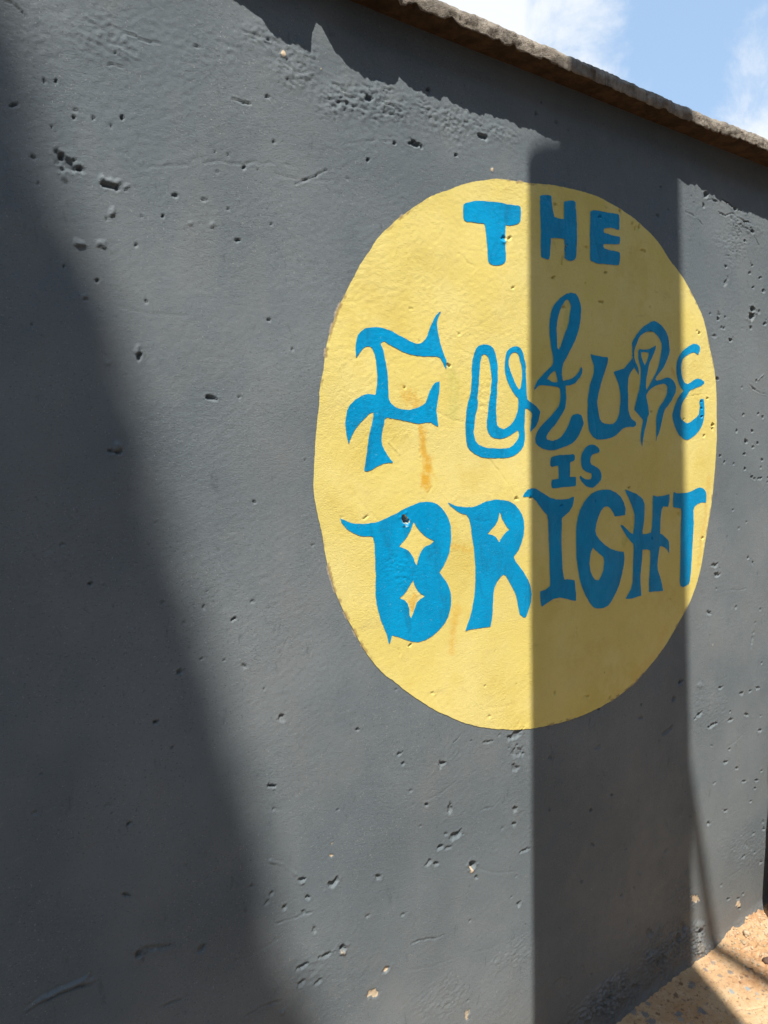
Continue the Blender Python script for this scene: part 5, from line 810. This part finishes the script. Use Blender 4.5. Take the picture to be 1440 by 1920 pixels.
slab('roof', HX0 - .3, HX1 + .3, -HD - .3, .35, HT + .003, HT + .16, MAT_BLOCKER, blocker_house)
for x, z, w_, h_ in wins:
    fv, ff = [], []
    for dx, dz in ((0, 0), (w_, 0), (w_, h_), (0, h_)):
        sx, sz = (1 if dx == 0 else -1), (1 if dz == 0 else -1)
        for y in (-.06, -.11): fv += [(x + dx, y, z + dz), (x + dx + .07 * sx, y, z + dz + .07 * sz)]
    for i in range(4):
        a_, b_ = i * 4, ((i + 1) % 4) * 4
        ff += [(a_, b_, b_ + 1, a_ + 1), (a_ + 1, b_ + 1, b_ + 3, a_ + 3), (a_ + 2, a_ + 3, b_ + 3, b_ + 2)]
    win = mesh_obj('window', fv, ff, MAT_POLE, blocker_house, shade=False)
    slab('pane', x + .07, x + w_ - .07, -.095, -.085, z + .07, z + h_ - .07, MAT_GLASS, win)
for x, z, w_, h_ in doors:
    dr = slab('door', x + .01, x + w_ - .01, -.13, -.08, z, z + h_ - .01, MAT_POLE, blocker_house)
    slab('handle', x + .08, x + .12, -.079, -.03, 1.0, 1.16, MAT_DRUM, dr)

# tree whose crown shades the left of the wall
tree = empty('tree', (-8.4, -6.2, 0), 'tall broadleaved tree with a dense crown behind the viewer', 'tree')
TB = Vector((-8.4, -6.2, 0))
tube('trunk', [(0, 0, -.2), (.1, 0, 1), (.9, .15, 4), (2.2, .4, 7), (3.7, .6, 10), (4.0, .7, 13.5)], [.42, .30, .26, .22, .14, .03], MAT_BARK, tree)
for k in range(7):
    z0 = 8.2 + k * .6; an = k * 2.4
    e = Vector((math.cos(an) * 1.3 - .1, math.sin(an) * 1.3, 1.3))
    s0 = Vector((2.2 + (z0 - 7) * .5 if z0 < 10 else 3.7 + (z0 - 10) * .1, .4 + (z0 - 7) * .07, z0))
    tube('limb', [s0, s0 + e * .5 + Vector((0, 0, -.1)), s0 + e], [.08, .05, .015], MAT_BARK, tree, 8)
def edge_u(z): return float(np.interp(z, [-1.0, .49, .90, 1.25, 1.56, 1.755, 1.86, 2.4], [.75, .505, .415, .33, .265, .215, .18, .06]))
lv_, lf_ = [], []
r4 = np.random.default_rng(77)
cl = []
while len(cl) < 620:
    c = r4.normal(size=3); c = c / np.linalg.norm(c) * r4.random() ** .4 * np.array([2.1, 1.5, 2.7])
    cl.append(c)
cnt = 0
for c in cl:
    for _ in range(34):
        p = Vector(c) + Vector(r4.normal(0, .20, 3)) + TB + Vector((4.0, .7, 11.6))
        n = -p.y
        uw = p.x + K * n; zw = p.z - 2.04 * n
        soft = abs(r4.normal(0, .018))
        side = math.hypot((uw - .60 - .1 * (1.0 - zw)) / .075, (zw - .98) / .27) < 1 and r4.random() < .008
        side = side or (math.hypot((uw - .46) / .05, (zw - 1.25) / .12) < 1 and r4.random() < .012)
        if not side and uw > edge_u(zw) + .012 - soft: continue
        a_ = Vector(r4.normal(size=3)).normalized(); b_ = a_.orthogonal().normalized()
        L, W = r4.uniform(.10, .17), r4.uniform(.035, .06)
        q = p - TB; i0 = len(lv_)
        lv_ += [tuple(q - a_ * L * .5), tuple(q + b_ * W), tuple(q + a_ * L * .5), tuple(q - b_ * W)]
        lf_.append((i0, i0 + 1, i0 + 2, i0 + 3)); cnt += 1
crown = mesh_obj('crown', lv_, np.array(lf_), MAT_LEAF, tree, shade=False)
crown['kind'] = 'stuff'
